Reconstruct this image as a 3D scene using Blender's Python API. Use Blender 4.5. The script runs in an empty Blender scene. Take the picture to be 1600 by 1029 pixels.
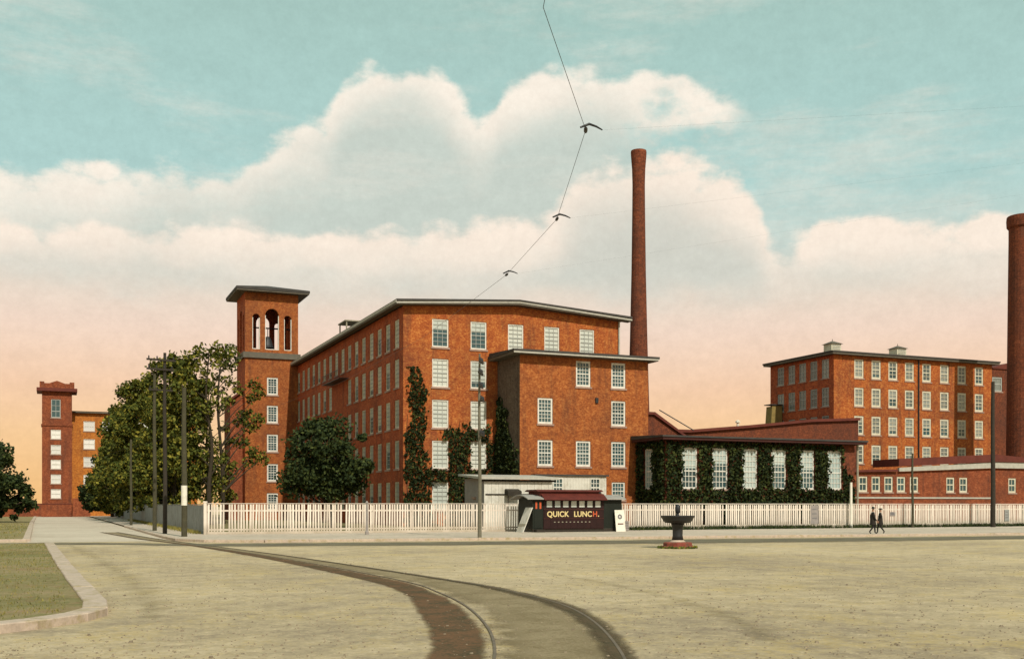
import bpy, math, random
from mathutils import Vector, Matrix
R = math.radians
random.seed(7)
scene = bpy.context.scene
COL = scene.collection

# ------------------------------------------------------------------ camera
EYE = 2.1
TH = math.atan(715 / 1691)            # the lens looks this far to the right of the street's direction
cam_d = bpy.data.cameras.new('camera')
cam_d.sensor_width = 36
cam_d.lens = 36 * 1691 / 1600
cam_d.shift_y = (789 - 514.5) / 1600
cam_d.clip_end = 3000
cam = bpy.data.objects.new('camera', cam_d)
cam.location = (0, 0, EYE)
cam.rotation_euler = (R(90), 0, -TH)
COL.objects.link(cam)
scene.camera = cam

# ------------------------------------------------------------------ light
SUN_AZ = R(177)       # from +Y clockwise: behind the camera, to its right
SUN_EL = R(41)
sun_d = bpy.data.lights.new('sun', 'SUN')
sun_d.energy = 3.6
sun_d.angle = R(0.6)
sun_d.color = (1, 0.93, 0.80)
sun = bpy.data.objects.new('sun', sun_d)
sv = Vector((math.sin(SUN_AZ) * math.cos(SUN_EL), math.cos(SUN_AZ) * math.cos(SUN_EL), math.sin(SUN_EL)))
sun.rotation_euler = (-sv).to_track_quat('-Z', 'Y').to_euler()
sun.location = (20, -40, 60)
COL.objects.link(sun)
scene.view_settings.view_transform = 'Standard'
scene.view_settings.look = 'None'
scene.view_settings.exposure = 0.08
scene.view_settings.gamma = 1.0

# ------------------------------------------------------------------ node helper
class NT:
    def __init__(s, tree):
        s.t = tree; s.n = tree.nodes; s.l = tree.links
    def node(s, typ, **kw):
        n = s.n.new(typ)
        for k, v in kw.items(): setattr(n, k, v)
        return n
    def put(s, sock, v):
        if v is None: return
        if isinstance(v, bpy.types.NodeSocket): s.l.new(v, sock)
        else: sock.default_value = v
    def m(s, op, a, b=None, c=None, clamp=False):
        n = s.node('ShaderNodeMath', operation=op, use_clamp=clamp)
        s.put(n.inputs[0], a); s.put(n.inputs[1], b); s.put(n.inputs[2], c)
        return n.outputs[0]
    def mr(s, v, a, b, c=0.0, d=1.0, smooth=False):
        n = s.node('ShaderNodeMapRange', interpolation_type='SMOOTHSTEP' if smooth else 'LINEAR')
        for i, x in enumerate((v, a, b, c, d)): s.put(n.inputs[i], x)
        return n.outputs[0]
    def mix(s, f, a, b, blend='MIX'):
        n = s.node('ShaderNodeMix', data_type='RGBA', blend_type=blend)
        s.put(n.inputs[0], f); s.put(n.inputs[6], col4(a)); s.put(n.inputs[7], col4(b))
        return n.outputs[2]
    def noise(s, vec, scale, detail=4, rough=0.6, out='Fac'):
        n = s.node('ShaderNodeTexNoise')
        s.put(n.inputs['Vector'], vec); n.inputs['Scale'].default_value = scale
        n.inputs['Detail'].default_value = detail; n.inputs['Roughness'].default_value = rough
        return n.outputs[out]
    def ramp(s, v, pts):
        n = s.node('ShaderNodeValToRGB')
        e = n.color_ramp.elements
        while len(e) > 1: e.remove(e[-1])
        e[0].position = pts[0][0]; e[0].color = col4(pts[0][1])
        for p, c in pts[1:]:
            q = e.new(p); q.color = col4(c)
        s.put(n.inputs[0], v)
        return n.outputs[0]

def col4(c):
    if isinstance(c, bpy.types.NodeSocket): return c
    return tuple(c) if len(c) == 4 else (*c, 1.0)

# ------------------------------------------------------------------ world: sky with banks of cloud
world = bpy.data.worlds.new('World')
scene.world = world
world.use_nodes = True
world.node_tree.nodes.clear()
w = NT(world.node_tree)
sky = w.node('ShaderNodeTexSky', sky_type='NISHITA')
sky.sun_disc = False
sky.sun_elevation = SUN_EL
sky.sun_rotation = SUN_AZ
sky.dust_density = 2.0
tc = w.node('ShaderNodeTexCoord')
sx = w.node('ShaderNodeSeparateXYZ'); w.l.new(tc.outputs['Generated'], sx.inputs[0])
X, Y, Z = sx.outputs
hyp = w.m('SQRT', w.m('ADD', w.m('MULTIPLY', X, X), w.m('MULTIPLY', Y, Y)))
el0 = w.m('MULTIPLY', w.m('ARCTAN2', Z, hyp), 180 / math.pi)
az = w.m('SUBTRACT', w.m('ARCTAN2', X, Y), TH)
# the banks repeat, mirrored, round the whole horizon
uu = w.m('DIVIDE', w.m('PINGPONG', w.m('ADD', az, R(30)), R(60)), R(60))
cv = w.node('ShaderNodeCombineXYZ')
w.put(cv.inputs[0], X); w.put(cv.inputs[1], Y); w.put(cv.inputs[2], w.m('MULTIPLY', Z, 1.7))
n1 = w.noise(cv.outputs[0], 9, 5, 0.6)
n2 = w.noise(cv.outputs[0], 38, 5, 0.65)
n3 = w.noise(cv.outputs[0], 4.2, 3, 0.5)
vor = w.node('ShaderNodeTexVoronoi')
w.put(vor.inputs['Vector'], cv.outputs[0]); vor.inputs['Scale'].default_value = 17
vo2 = w.node('ShaderNodeTexVoronoi')
w.put(vo2.inputs['Vector'], cv.outputs[0]); vo2.inputs['Scale'].default_value = 44
billow = w.m('ADD', w.m('MULTIPLY', w.m('SUBTRACT', 0.45, vor.outputs['Distance']), 2.6), w.m('MULTIPLY', w.m('SUBTRACT', 0.45, vo2.outputs['Distance']), 1.1))
warp = w.m('ADD', billow, w.m('ADD', w.m('MULTIPLY', w.m('SUBTRACT', n1, 0.5), 2.6), w.m('MULTIPLY', w.m('SUBTRACT', n2, 0.5), 2.2)))
def bank(points, amt):
    n = w.node('ShaderNodeFloatCurve')
    cm = n.mapping; cm.extend = 'HORIZONTAL'
    cu = cm.curves[0]
    P = []
    for px, py in points:
        a = math.atan((px - 800) / 1691)
        e = math.degrees(math.atan((789 - py) / 1691 * math.cos(a)))
        P.append(((a + R(30)) / R(60), e / 40))
    cu.points[0].location = P[0]; cu.points[1].location = P[-1]
    for p in P[1:-1]: cu.points.new(*p)
    cm.update()
    w.put(n.inputs['Value'], uu)
    return w.m('SUBTRACT', w.m('ADD', w.m('MULTIPLY', n.outputs[0], 40.0), w.m('MULTIPLY', warp, amt)), el0)
E1 = bank([(-170, 250), (20, 235), (100, 250), (200, 262), (265, 236), (340, 248), (400, 225), (450, 195), (505, 170), (540, 112), (580, 84), (630, 76), (685, 92), (725, 140),
           (755, 162), (785, 120), (830, 92), (890, 82), (960, 84), (1010, 96), (1070, 106), (1130, 118), (1170, 140), (1230, 180), (1400, 220), (1770, 240)], 0.75)
E2 = bank([(-170, 320), (20, 318), (120, 330), (260, 335), (420, 338), (520, 345), (640, 328), (760, 330), (850, 318), (890, 265), (930, 235), (1010, 226), (1080, 238), (1140, 262), (1185, 310),
           (1215, 358), (1255, 352), (1290, 332), (1380, 316), (1440, 324), (1500, 328), (1590, 332), (1770, 325)], 0.7)
k = 1 / 90
base = w.ramp(w.m('DIVIDE', el0, 90.0, clamp=True), [
    (0.0, (0.90, 0.52, 0.20)), (3.5 * k, (0.93, 0.59, 0.30)), (6.0 * k, (0.91, 0.60, 0.39)), (9.0 * k, (0.89, 0.68, 0.54)),
    (11.2 * k, (0.80, 0.70, 0.58)), (13 * k, (0.55, 0.66, 0.60)), (16 * k, (0.43, 0.64, 0.60)), (21 * k, (0.41, 0.61, 0.56)), (26 * k, (0.38, 0.56, 0.50)), (1.0, (0.26, 0.32, 0.31))])
n5 = w.noise(tc.outputs['Generated'], 150, 4, 0.8)
grain = w.m('ADD', 0.80, w.m('ADD', w.m('MULTIPLY', n2, 0.20), w.m('MULTIPLY', n5, 0.20)))
nish = w.mix(1.0, sky.outputs[0], (0.07, 0.07, 0.07), 'MULTIPLY')
c = w.mix(0.08, base, nish)
def layer(c, E, cream, grey, soft, fall, fade=None):
    mk = w.mr(E, 0.0, soft, 0, 1, True)
    t = w.mr(w.m('ADD', E, w.m('ADD', w.m('MULTIPLY', billow, -0.9), w.m('MULTIPLY', w.m('SUBTRACT', n3, 0.5), 7.0))), 0.5, fall, 0, 1, True)
    if fade: mk = w.m('MULTIPLY', mk, fade)
    return w.mix(mk, c, w.mix(t, cream, grey))
c = layer(c, E1, (0.90, 0.82, 0.71), (0.55, 0.61, 0.55), 1.1, 4.6, w.m('MULTIPLY', w.m('MULTIPLY', w.mr(el0, 11.0, 13.0, 0, 1, True), w.mr(w.m('ADD', uu, w.m('MULTIPLY', warp, 0.008)), 0.675, 0.715, 1, 0, True)),
    w.m('SUBTRACT', 1.0, w.m('MULTIPLY', w.mr(w.m('ADD', E1, warp), 1.2, 4.0, 0, 1, True), w.mr(uu, 0.565, 0.645, 0, 1, True)))))
# thin streaks drawn out along the horizon, over the open blue
sv_ = w.node('ShaderNodeCombineXYZ')
w.put(sv_.inputs[0], X); w.put(sv_.inputs[1], Y); w.put(sv_.inputs[2], w.m('MULTIPLY', Z, 4.5))
n6 = w.noise(sv_.outputs[0], 3.4, 8, 0.66)
c = w.mix(w.m('MULTIPLY', w.mr(n6, 0.50, 0.72, 0, 0.5, True), w.mr(el0, 10, 15, 0, 1, True)), c, (0.78, 0.74, 0.65))
c = layer(c, E2, (0.91, 0.79, 0.67), (0.61, 0.61, 0.54), 1.0, 5.0, w.mr(w.m('ADD', el0, w.m('MULTIPLY', warp, 0.5)), 9.6, 12.4, 0, 1, True))
c = w.mix(1.0, c, (1, 1, 1), 'MULTIPLY')
cb = w.node('ShaderNodeCombineColor')
for i in range(3): w.put(cb.inputs[i], grain)
c = w.mix(1.0, c, cb.outputs[0], 'MULTIPLY')
bg = w.node('ShaderNodeBackground'); w.put(bg.inputs[0], c); bg.inputs[1].default_value = 1.0
wo = w.node('ShaderNodeOutputWorld'); w.l.new(bg.outputs[0], wo.inputs[0])

# ------------------------------------------------------------------ materials
MATS = {}
def mat(name):
    m = bpy.data.materials.new(name); m.use_nodes = True
    t = NT(m.node_tree)
    MATS[name] = m
    return m, t, t.n['Principled BSDF']
def pos(t): return t.node('ShaderNodeNewGeometry').outputs['Position']
def bump(t, b, h, strength, dist=0.02):
    n = t.node('ShaderNodeBump'); n.inputs['Strength'].default_value = strength; n.inputs['Distance'].default_value = dist
    t.put(n.inputs['Height'], h); t.l.new(n.outputs[0], b.inputs['Normal'])
def plain(name, c, rough=0.7, var=0.25, scale=3.0, metal=0.0, dirt=None, spec=0.3, fine=25):
    m, t, b = mat(name)
    p = pos(t)
    n = t.noise(p, scale, 5, 0.65); f = t.noise(p, fine, 3, 0.6)
    v = t.m('ADD', t.m('MULTIPLY', n, 0.7), t.m('MULTIPLY', f, 0.3))
    lo = tuple(x * (1 - var) for x in c); hi = tuple(min(1, x * (1 + var)) for x in c)
    cc = t.ramp(v, [(0.3, lo), (0.7, hi)])
    if dirt:
        cc = t.mix(t.mr(t.noise(p, scale * 0.45, 6, 0.7), 0.5, 0.68, 0, 0.8), cc, dirt)
    t.put(b.inputs['Base Color'], cc)
    b.inputs['Roughness'].default_value = rough; b.inputs['Metallic'].default_value = metal
    b.inputs['Specular IOR Level'].default_value = spec
    bump(t, b, f, 0.25)
    return m
def brick(name, c1, c2, c3, mortar, soot=(0.05, 0.03, 0.025), sootamt=0.55, pat=1.0):
    """brick laid in courses: red and orange bricks, pale mortar, blotches of soot and rain wash"""
    m, t, b = mat(name)
    p = pos(t)
    s = t.node('ShaderNodeSeparateXYZ'); t.l.new(p, s.inputs[0])
    cx = t.node('ShaderNodeCombineXYZ')
    t.put(cx.inputs[0], t.m('ADD', s.outputs[0], s.outputs[1])); t.put(cx.inputs[1], s.outputs[2])
    bt = t.node('ShaderNodeTexBrick')
    t.l.new(cx.outputs[0], bt.inputs['Vector'])
    bt.inputs['Scale'].default_value = 1.0
    bt.inputs['Brick Width'].default_value = 0.24 * pat; bt.inputs['Row Height'].default_value = 0.085 * pat
    bt.inputs['Mortar Size'].default_value = 0.010 * pat
    t.put(bt.inputs['Color1'], (0, 0, 0, 1)); t.put(bt.inputs['Color2'], (1, 1, 1, 1)); t.put(bt.inputs['Mortar'], (0.5, 0.5, 0.5, 1))
    sp = t.noise(p, 2.2, 4, 0.8)
    sp2 = t.noise(p, 7, 3, 0.8)
    v = t.m('ADD', t.m('MULTIPLY', bt.outputs['Color'], 0.10), t.m('ADD', t.m('MULTIPLY', sp, 0.45), t.m('MULTIPLY', sp2, 0.55)))
    cc = t.ramp(v, [(0.44, c1), (0.56, c2), (0.68, c3)])
    cc = t.mix(t.m('MULTIPLY', bt.outputs['Fac'], 0.35), cc, mortar)
    big = t.noise(p, 0.16, 5, 0.7)
    # rain wash runs down the face: stretched noise
    cv = t.node('ShaderNodeCombineXYZ')
    t.put(cv.inputs[0], t.m('MULTIPLY', s.outputs[0], 1.2)); t.put(cv.inputs[1], t.m('MULTIPLY', s.outputs[1], 1.2)); t.put(cv.inputs[2], t.m('MULTIPLY', s.outputs[2], 0.12))
    run = t.noise(cv.outputs[0], 1.0, 4, 0.6)
    cc = t.mix(t.m('MULTIPLY', t.mr(big, 0.45, 0.75), sootamt), cc, soot)
    cc = t.mix(t.m('MULTIPLY', t.mr(run, 0.52, 0.74), 0.5), cc, soot)
    t.put(b.inputs['Base Color'], cc)
    b.inputs['Roughness'].default_value = 0.92; b.inputs['Specular IOR Level'].default_value = 0.12
    bump(t, b, t.m('ADD', bt.outputs['Fac'], sp), 0.25, 0.01)
    return m
brick('brick_orange_lit', (0.22, 0.038, 0.011), (0.37, 0.090, 0.020), (0.56, 0.22, 0.055), (0.42, 0.22, 0.10))  # mill brick for the sunlit fronts, the sun's gold mixed into the colour
brick('brick_red_shade', (0.20, 0.030, 0.013), (0.40, 0.075, 0.026), (0.58, 0.17, 0.06), (0.42, 0.22, 0.11))  # same mill brick for shaded sides: shade tint and lift put into the colour
brick('brick_brown', (0.18, 0.040, 0.011), (0.32, 0.084, 0.020), (0.48, 0.18, 0.05), (0.38, 0.21, 0.10))
brick('brick_sooty', (0.07, 0.022, 0.012), (0.15, 0.038, 0.018), (0.26, 0.075, 0.032), (0.2, 0.11, 0.07))
brick('brick_umber', (0.13, 0.028, 0.012), (0.235, 0.054, 0.021), (0.38, 0.12, 0.05), (0.30, 0.16, 0.09))
brick('brick_grey_shade', (0.075, 0.055, 0.04), (0.14, 0.105, 0.075), (0.19, 0.15, 0.11), (0.2, 0.18, 0.15))  # block's brick greyed: shade of its side wall put into the colour
brick('brick_gold', (0.26, 0.07, 0.014), (0.46, 0.14, 0.02), (0.62, 0.26, 0.05), (0.48, 0.29, 0.12), sootamt=0.3)
plain('cornice_paint', (0.115, 0.10, 0.075), 0.7, 0.3, 1.2)
plain('pale_trim', (0.42, 0.40, 0.34), 0.7, 0.2, 2)
plain('roof_tar', (0.055, 0.05, 0.045), 0.85, 0.35, 0.8)
plain('eave_maroon', (0.05, 0.014, 0.010), 0.8, 0.3, 1.0)
plain('roof_red', (0.12, 0.028, 0.018), 0.8, 0.3, 1.0)
plain('frame_white', (0.66, 0.64, 0.57), 0.55, 0.12, 2, dirt=(0.42, 0.38, 0.30))
plain('frame_cream', (0.60, 0.56, 0.43), 0.55, 0.15, 2, dirt=(0.38, 0.33, 0.22))
plain('frame_grey', (0.34, 0.35, 0.32), 0.6, 0.15, 2)
plain('stone_sill', (0.34, 0.22, 0.17), 0.9, 0.2, 4)
plain('granite', (0.47, 0.37, 0.29), 0.85, 0.25, 6, dirt=(0.30, 0.235, 0.10))
def paintwood(name, lo, hi, dirt):
    m, t, b = mat(name)
    p = pos(t); oi = t.node('ShaderNodeObjectInfo')
    n = t.noise(p, 2.5, 5, 0.7)
    cc = t.ramp(t.m('ADD', t.m('MULTIPLY', oi.outputs['Random'], 0.6), t.m('MULTIPLY', n, 0.4)), [(0.15, lo), (0.8, hi)])
    sp = t.node('ShaderNodeSeparateXYZ'); t.l.new(p, sp.inputs[0])
    splash = t.mr(t.m('ADD', sp.outputs[2], t.m('MULTIPLY', t.noise(p, 1.1, 5, 0.7), -1.6)), -0.75, 0.15, 0.85, 0.0)
    cc = t.mix(splash, cc, dirt)
    t.put(b.inputs['Base Color'], cc); b.inputs['Roughness'].default_value = 0.8; b.inputs['Specular IOR Level'].default_value = 0.2
    return m
paintwood('fence_white', (0.56, 0.48, 0.40), (0.80, 0.71, 0.61), (0.36, 0.30, 0.22))
plain('fence_grey', (0.27, 0.28, 0.26), 0.85, 0.25, 1.5, dirt=(0.17, 0.16, 0.13))
plain('wood_dark', (0.035, 0.028, 0.02), 0.85, 0.35, 4)
plain('wood_pole', (0.06, 0.054, 0.030), 0.85, 0.35, 4)
plain('wood_grey', (0.15, 0.135, 0.095), 0.85, 0.35, 4)
plain('wood_pale', (0.30, 0.27, 0.2), 0.8, 0.25, 4)
plain('paint_white', (0.72, 0.68, 0.58), 0.6, 0.12, 3, dirt=(0.5, 0.44, 0.33))
plain('shed_white', (0.60, 0.57, 0.50), 0.7, 0.15, 2, dirt=(0.4, 0.36, 0.28))
plain('shed_grey', (0.27, 0.24, 0.22), 0.8, 0.2, 2)
plain('iron_black', (0.012, 0.013, 0.015), 0.5, 0.3, 4, spec=0.5)
plain('rail_steel', (0.17, 0.13, 0.09), 0.6, 0.4, 3, metal=0.3)
plain('wagon_maroon', (0.022, 0.006, 0.005), 0.6, 0.35, 2, spec=0.25)
plain('wagon_green', (0.010, 0.013, 0.008), 0.6, 0.35, 2, spec=0.25)
plain('wagon_red', (0.10, 0.018, 0.011), 0.7, 0.4, 2)
plain('wagon_trim', (0.05, 0.012, 0.008), 0.6, 0.3, 3)
plain('wagon_roof', (0.30, 0.28, 0.25), 0.7, 0.2, 2)
plain('letter_gold', (0.66, 0.52, 0.24), 0.6, 0.25, 14)
plain('letter_red', (0.50, 0.09, 0.03), 0.6, 0.25, 14)
plain('print_grey', (0.17, 0.16, 0.16), 0.7, 0.1, 6)
plain('coat_dark', (0.028, 0.022, 0.018), 0.9, 0.3, 8)
plain('trousers_dark', (0.022, 0.019, 0.018), 0.9, 0.3, 8)
plain('hat_felt', (0.03, 0.034, 0.028), 0.9, 0.3, 8)
plain('skin', (0.42, 0.24, 0.16), 0.6, 0.1, 8)
plain('bark', (0.040, 0.030, 0.018), 0.95, 0.4, 5)
plain('road_stone', (0.25, 0.20, 0.135), 0.9, 0.5, 5)
plain('hoist_ochre', (0.22, 0.16, 0.05), 0.8, 0.3, 2)
plain('stone_red', (0.24, 0.06, 0.04), 0.85, 0.4, 5, dirt=(0.10, 0.07, 0.045))

def glass(name, lo, hi, rough=0.12):
    m, t, b = mat(name)
    oi = t.node('ShaderNodeObjectInfo')
    n = t.noise(pos(t), 0.9, 3, 0.6)
    v = t.m('ADD', t.m('MULTIPLY', oi.outputs['Random'], 0.65), t.m('MULTIPLY', n, 0.35))
    t.put(b.inputs['Base Color'], t.ramp(v, [(0.1, lo), (0.9, hi)]))
    b.inputs['Roughness'].default_value = rough
    b.inputs['Specular IOR Level'].default_value = 0.5
    return m
glass('pane_blind', (0.42, 0.46, 0.42), (0.66, 0.66, 0.58), 0.3)     # linen blinds drawn right behind the glass
glass('pane_side', (0.36, 0.36, 0.28), (0.74, 0.72, 0.58), 0.3)
glass('pane_teal', (0.02, 0.05, 0.055), (0.06, 0.12, 0.125))
glass('pane_tall', (0.22, 0.33, 0.33), (0.48, 0.54, 0.50), 0.2)
glass('pane_far', (0.07, 0.09, 0.085), (0.30, 0.32, 0.28))
glass('pane_white', (0.55, 0.54, 0.52), (0.8, 0.76, 0.7), 0.3)

def leafmat(name, dark, mid, light):
    m, t, b = mat(name)
    g = t.node('ShaderNodeNewGeometry')
    n = t.noise(g.outputs['Position'], 0.7, 3, 0.6)
    v = t.m('ADD', t.m('MULTIPLY', g.outputs['Random Per Island'], 0.6), t.m('MULTIPLY', n, 0.5))
    t.put(b.inputs['Base Color'], t.ramp(v, [(0.15, dark), (0.55, mid), (0.92, light)]))
    b.inputs['Roughness'].default_value = 0.75; b.inputs['Specular IOR Level'].default_value = 0.15
    return m
leafmat('leaf_elm', (0.024, 0.036, 0.006), (0.072, 0.086, 0.014), (0.26, 0.22, 0.03))
leafmat('leaf_dark', (0.010, 0.018, 0.006), (0.026, 0.040, 0.012), (0.07, 0.085, 0.02))
leafmat('leaf_ivy', (0.008, 0.014, 0.005), (0.020, 0.031, 0.010), (0.070, 0.082, 0.018))
leafmat('leaf_grass', (0.10, 0.10, 0.02), (0.19, 0.17, 0.045), (0.33, 0.26, 0.07))

def earth(name, a, b_, c_, scale=0.35, patch=None):
    """trodden dirt: broad tone, hand-wide blotches, grit, and scattered darker and paler stones"""
    m, t, b = mat(name)
    p = pos(t)
    big = t.noise(p, scale * 0.35, 6, 0.62)
    mid = t.noise(p, scale * 4.0, 6, 0.72)
    fine = t.noise(p, 5, 6, 0.9)
    v = t.m('ADD', t.m('ADD', t.m('MULTIPLY', big, 0.30), t.m('MULTIPLY', mid, 0.30)), t.m('MULTIPLY', fine, 0.40))
    cc = t.ramp(v, [(0.42, a), (0.5, b_), (0.58, c_)])
    if patch:
        pn = t.m('ADD', t.m('MULTIPLY', t.noise(p, 0.42, 5, 0.7), 0.5), t.m('MULTIPLY', t.noise(p, 6.0, 4, 0.8), 0.5))
        cc = t.mix(t.mr(pn, 0.50, 0.64, 0, 0.6), cc, patch)
    vo = t.node('ShaderNodeTexVoronoi'); t.put(vo.inputs['Vector'], p); vo.inputs['Scale'].default_value = 7
    pick = t.m('GREATER_THAN', t.noise(p, 3.0, 2, 0.5), 0.52)
    cc = t.mix(t.m('MULTIPLY', t.m('MULTIPLY', t.mr(vo.outputs['Distance'], 0.22, 0.08), 0.6), pick), cc, tuple(x * 0.42 for x in a))
    v2 = t.node('ShaderNodeTexVoronoi'); t.put(v2.inputs['Vector'], p); v2.inputs['Scale'].default_value = 5.3
    cc = t.mix(t.m('MULTIPLY', t.mr(v2.outputs['Distance'], 0.16, 0.07), 0.6), cc, tuple(min(1, x * 1.35) for x in c_))
    t.put(b.inputs['Base Color'], cc)
    b.inputs['Roughness'].default_value = 0.95; b.inputs['Specular IOR Level'].default_value = 0.1
    bump(t, b, t.m('ADD', mid, fine), 0.9, 0.05)
    return m
earth('road_dirt', (0.31, 0.245, 0.17), (0.47, 0.375, 0.24), (0.63, 0.51, 0.34), 0.3, (0.54, 0.39, 0.13))
earth('street_dirt', (0.46, 0.38, 0.29), (0.54, 0.46, 0.36), (0.62, 0.53, 0.42), 0.3)
earth('walk', (0.40, 0.33, 0.26), (0.51, 0.43, 0.34), (0.60, 0.50, 0.40), 0.4)
earth('yard', (0.12, 0.11, 0.05), (0.20, 0.17, 0.08), (0.28, 0.23, 0.12), 0.4)
earth('verge', (0.16, 0.155, 0.06), (0.26, 0.225, 0.10), (0.35, 0.26, 0.15), 0.5, (0.30, 0.15, 0.09))

def stain(name, inner, rim, edge=0.2, hole=0.5, scale=1.2, amax=1.0):
    """worn dirt strip: solid in the middle, breaking up to bare road at its sides (u runs across)"""
    m, t, b = mat(name)
    uv = t.node('ShaderNodeTexCoord').outputs['UV']
    s = t.node('ShaderNodeSeparateXYZ'); t.l.new(uv, s.inputs[0])
    p = pos(t)
    n = t.noise(p, scale, 6, 0.7); f = t.noise(p, 14, 4, 0.75)
    d = t.m('SUBTRACT', 0.5, t.m('ABSOLUTE', t.m('SUBTRACT', s.outputs[0], 0.5)))
    a = t.mr(t.m('ADD', d, t.m('MULTIPLY', t.m('SUBTRACT', t.m('ADD', t.m('MULTIPLY', n, 0.6), t.m('MULTIPLY', f, 0.4)), 0.5), hole)), edge * 0.3, edge, 0, amax)
    cc = t.mix(t.mr(t.m('ADD', t.m('MULTIPLY', n, 0.5), t.m('MULTIPLY', f, 0.5)), 0.44, 0.56), rim, inner)
    t.put(b.inputs['Base Color'], cc); b.inputs['Roughness'].default_value = 0.9; b.inputs['Specular IOR Level'].default_value = 0.15
    t.put(b.inputs['Alpha'], a)
    bump(t, b, f, 0.5, 0.02)
    return m
stain('gutter_dirt', (0.12, 0.105, 0.072), (0.20, 0.175, 0.115), 0.35, 0.6, 0.4, 0.9)
stain('scuff_dirt', (0.15, 0.115, 0.045), (0.24, 0.19, 0.085), 0.9, 1.7, 1.1, 0.45)
stain('track_dark', (0.165, 0.085, 0.042), (0.07, 0.056, 0.028), 0.2, 0.5, 1.3, 0.92)
stain('track_mid', (0.21, 0.16, 0.085), (0.33, 0.26, 0.155), 0.3, 1.1, 0.9, 0.85)
stain('track_line', (0.11, 0.075, 0.04), (0.075, 0.060, 0.032), 0.4, 0.7, 1.0, 0.95)

# ------------------------------------------------------------------ mesh helper
class MB:
    def __init__(s): s.v = []; s.f = []; s.uv = None
    def quad(s, a, b, c, d):
        i = len(s.v); s.v += [tuple(a), tuple(b), tuple(c), tuple(d)]; s.f.append((i, i + 1, i + 2, i + 3)); return s
    def tri(s, a, b, c):
        i = len(s.v); s.v += [tuple(a), tuple(b), tuple(c)]; s.f.append((i, i + 1, i + 2)); return s
    def box(s, x0, x1, y0, y1, z0, z1):
        i = len(s.v)
        s.v += [(x0, y0, z0), (x1, y0, z0), (x1, y1, z0), (x0, y1, z0), (x0, y0, z1), (x1, y0, z1), (x1, y1, z1), (x0, y1, z1)]
        s.f += [tuple(i + k for k in q) for q in ((0, 3, 2, 1), (4, 5, 6, 7), (0, 1, 5, 4), (1, 2, 6, 5), (2, 3, 7, 6), (3, 0, 4, 7))]
        return s
    def prism(s, poly, axis, a, b):
        """poly of (p, q) pairs swept along axis from a to b; axis x: (y, z), y: (x, z), z: (x, y)"""
        def mk(p, q, t): return {'x': (t, p, q), 'y': (p, t, q), 'z': (p, q, t)}[axis]
        i = len(s.v); n = len(poly)
        s.v += [mk(p, q, a) for p, q in poly] + [mk(p, q, b) for p, q in poly]
        s.f.append(tuple(range(i, i + n))); s.f.append(tuple(range(i + 2 * n - 1, i + n - 1, -1)))
        for k in range(n):
            k2 = (k + 1) % n
            s.f.append((i + k2, i + k, i + n + k, i + n + k2))
        return s
    def tube(s, pts, radii, n=8, cap=True):
        pts = [Vector(p) for p in pts]
        if not isinstance(radii, (list, tuple)): radii = [radii] * len(pts)
        base = len(s.v)
        for k, p in enumerate(pts):
            d = (pts[min(k + 1, len(pts) - 1)] - pts[max(k - 1, 0)]).normalized()
            a = Vector((0, 0, 1)) if abs(d.z) < 0.9 else Vector((1, 0, 0))
            u = d.cross(a).normalized(); v = d.cross(u)
            for j in range(n):
                an = 2 * math.pi * j / n
                s.v.append(tuple(p + (u * math.cos(an) + v * math.sin(an)) * radii[k]))
        for k in range(len(pts) - 1):
            for j in range(n):
                j2 = (j + 1) % n
                s.f.append((base + k * n + j, base + k * n + j2, base + (k + 1) * n + j2, base + (k + 1) * n + j))
        if cap:
            s.f.append(tuple(base + j for j in range(n))[::-1])
            e = base + (len(pts) - 1) * n
            s.f.append(tuple(e + j for j in range(n)))
        return s
    def lathe(s, prof, cx=0, cy=0, n=24, ang=0.0):
        base = len(s.v)
        for r, z in prof:
            for j in range(n):
                an = ang + 2 * math.pi * j / n
                s.v.append((cx + r * math.cos(an), cy + r * math.sin(an), z))
        for k in range(len(prof) - 1):
            for j in range(n):
                j2 = (j + 1) % n
                s.f.append((base + k * n + j, base + k * n + j2, base + (k + 1) * n + j2, base + (k + 1) * n + j))
        s.f.append(tuple(base + j for j in range(n))[::-1])
        e = base + (len(prof) - 1) * n
        s.f.append(tuple(e + j for j in range(n)))
        return s
    def mesh(s, name, m, smooth=False):
        me = bpy.data.meshes.new(name)
        me.from_pydata(s.v, [], s.f)
        if s.uv:
            lay = me.uv_layers.new()
            for l in me.loops: lay.data[l.index].uv = s.uv[l.vertex_index]
        me.materials.append(MATS[m])
        if smooth:
            for p in me.polygons: p.use_smooth = True
        me.update()
        return me
    def build(s, name, m, parent=None, loc=None, rot=0.0, smooth=False):
        """shapes are given in world metres; a part is stored relative to its thing"""
        return link(name, s.mesh(name, m, smooth), parent, loc, rot)

def link(name, data, parent=None, loc=None, rot=0.0):
    o = bpy.data.objects.new(name, data)
    COL.objects.link(o)
    if parent is not None:
        o.parent = parent
        if loc is None: loc = -abs_loc(parent)
        o.location = loc
    elif loc is not None: o.location = loc
    o.rotation_euler = (0, 0, rot)
    return o
def abs_loc(o):
    v = Vector(o.location)
    while o.parent: o = o.parent; v = v + Vector(o.location)
    return v
def tag(o, label=None, cat=None, group=None, kind=None):
    if label: o['label'] = label
    if cat: o['category'] = cat
    if group: o['group'] = group
    if kind: o['kind'] = kind
    return o
def thing(name, loc, label, cat, group=None, rot=0.0):
    o = bpy.data.objects.new(name, None); COL.objects.link(o)
    o.empty_display_size = 0.5
    o.location = loc; o.rotation_euler = (0, 0, rot)
    return tag(o, label, cat, group)
def at(px, py, d):
    """the point d metres down the lens axis that the photograph shows at px, py"""
    r = (px - 800) / 1691 * d
    return Vector((r * math.cos(TH) + d * math.sin(TH), -r * math.sin(TH) + d * math.cos(TH), EYE + (789 - py) * d / 1691))
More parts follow.
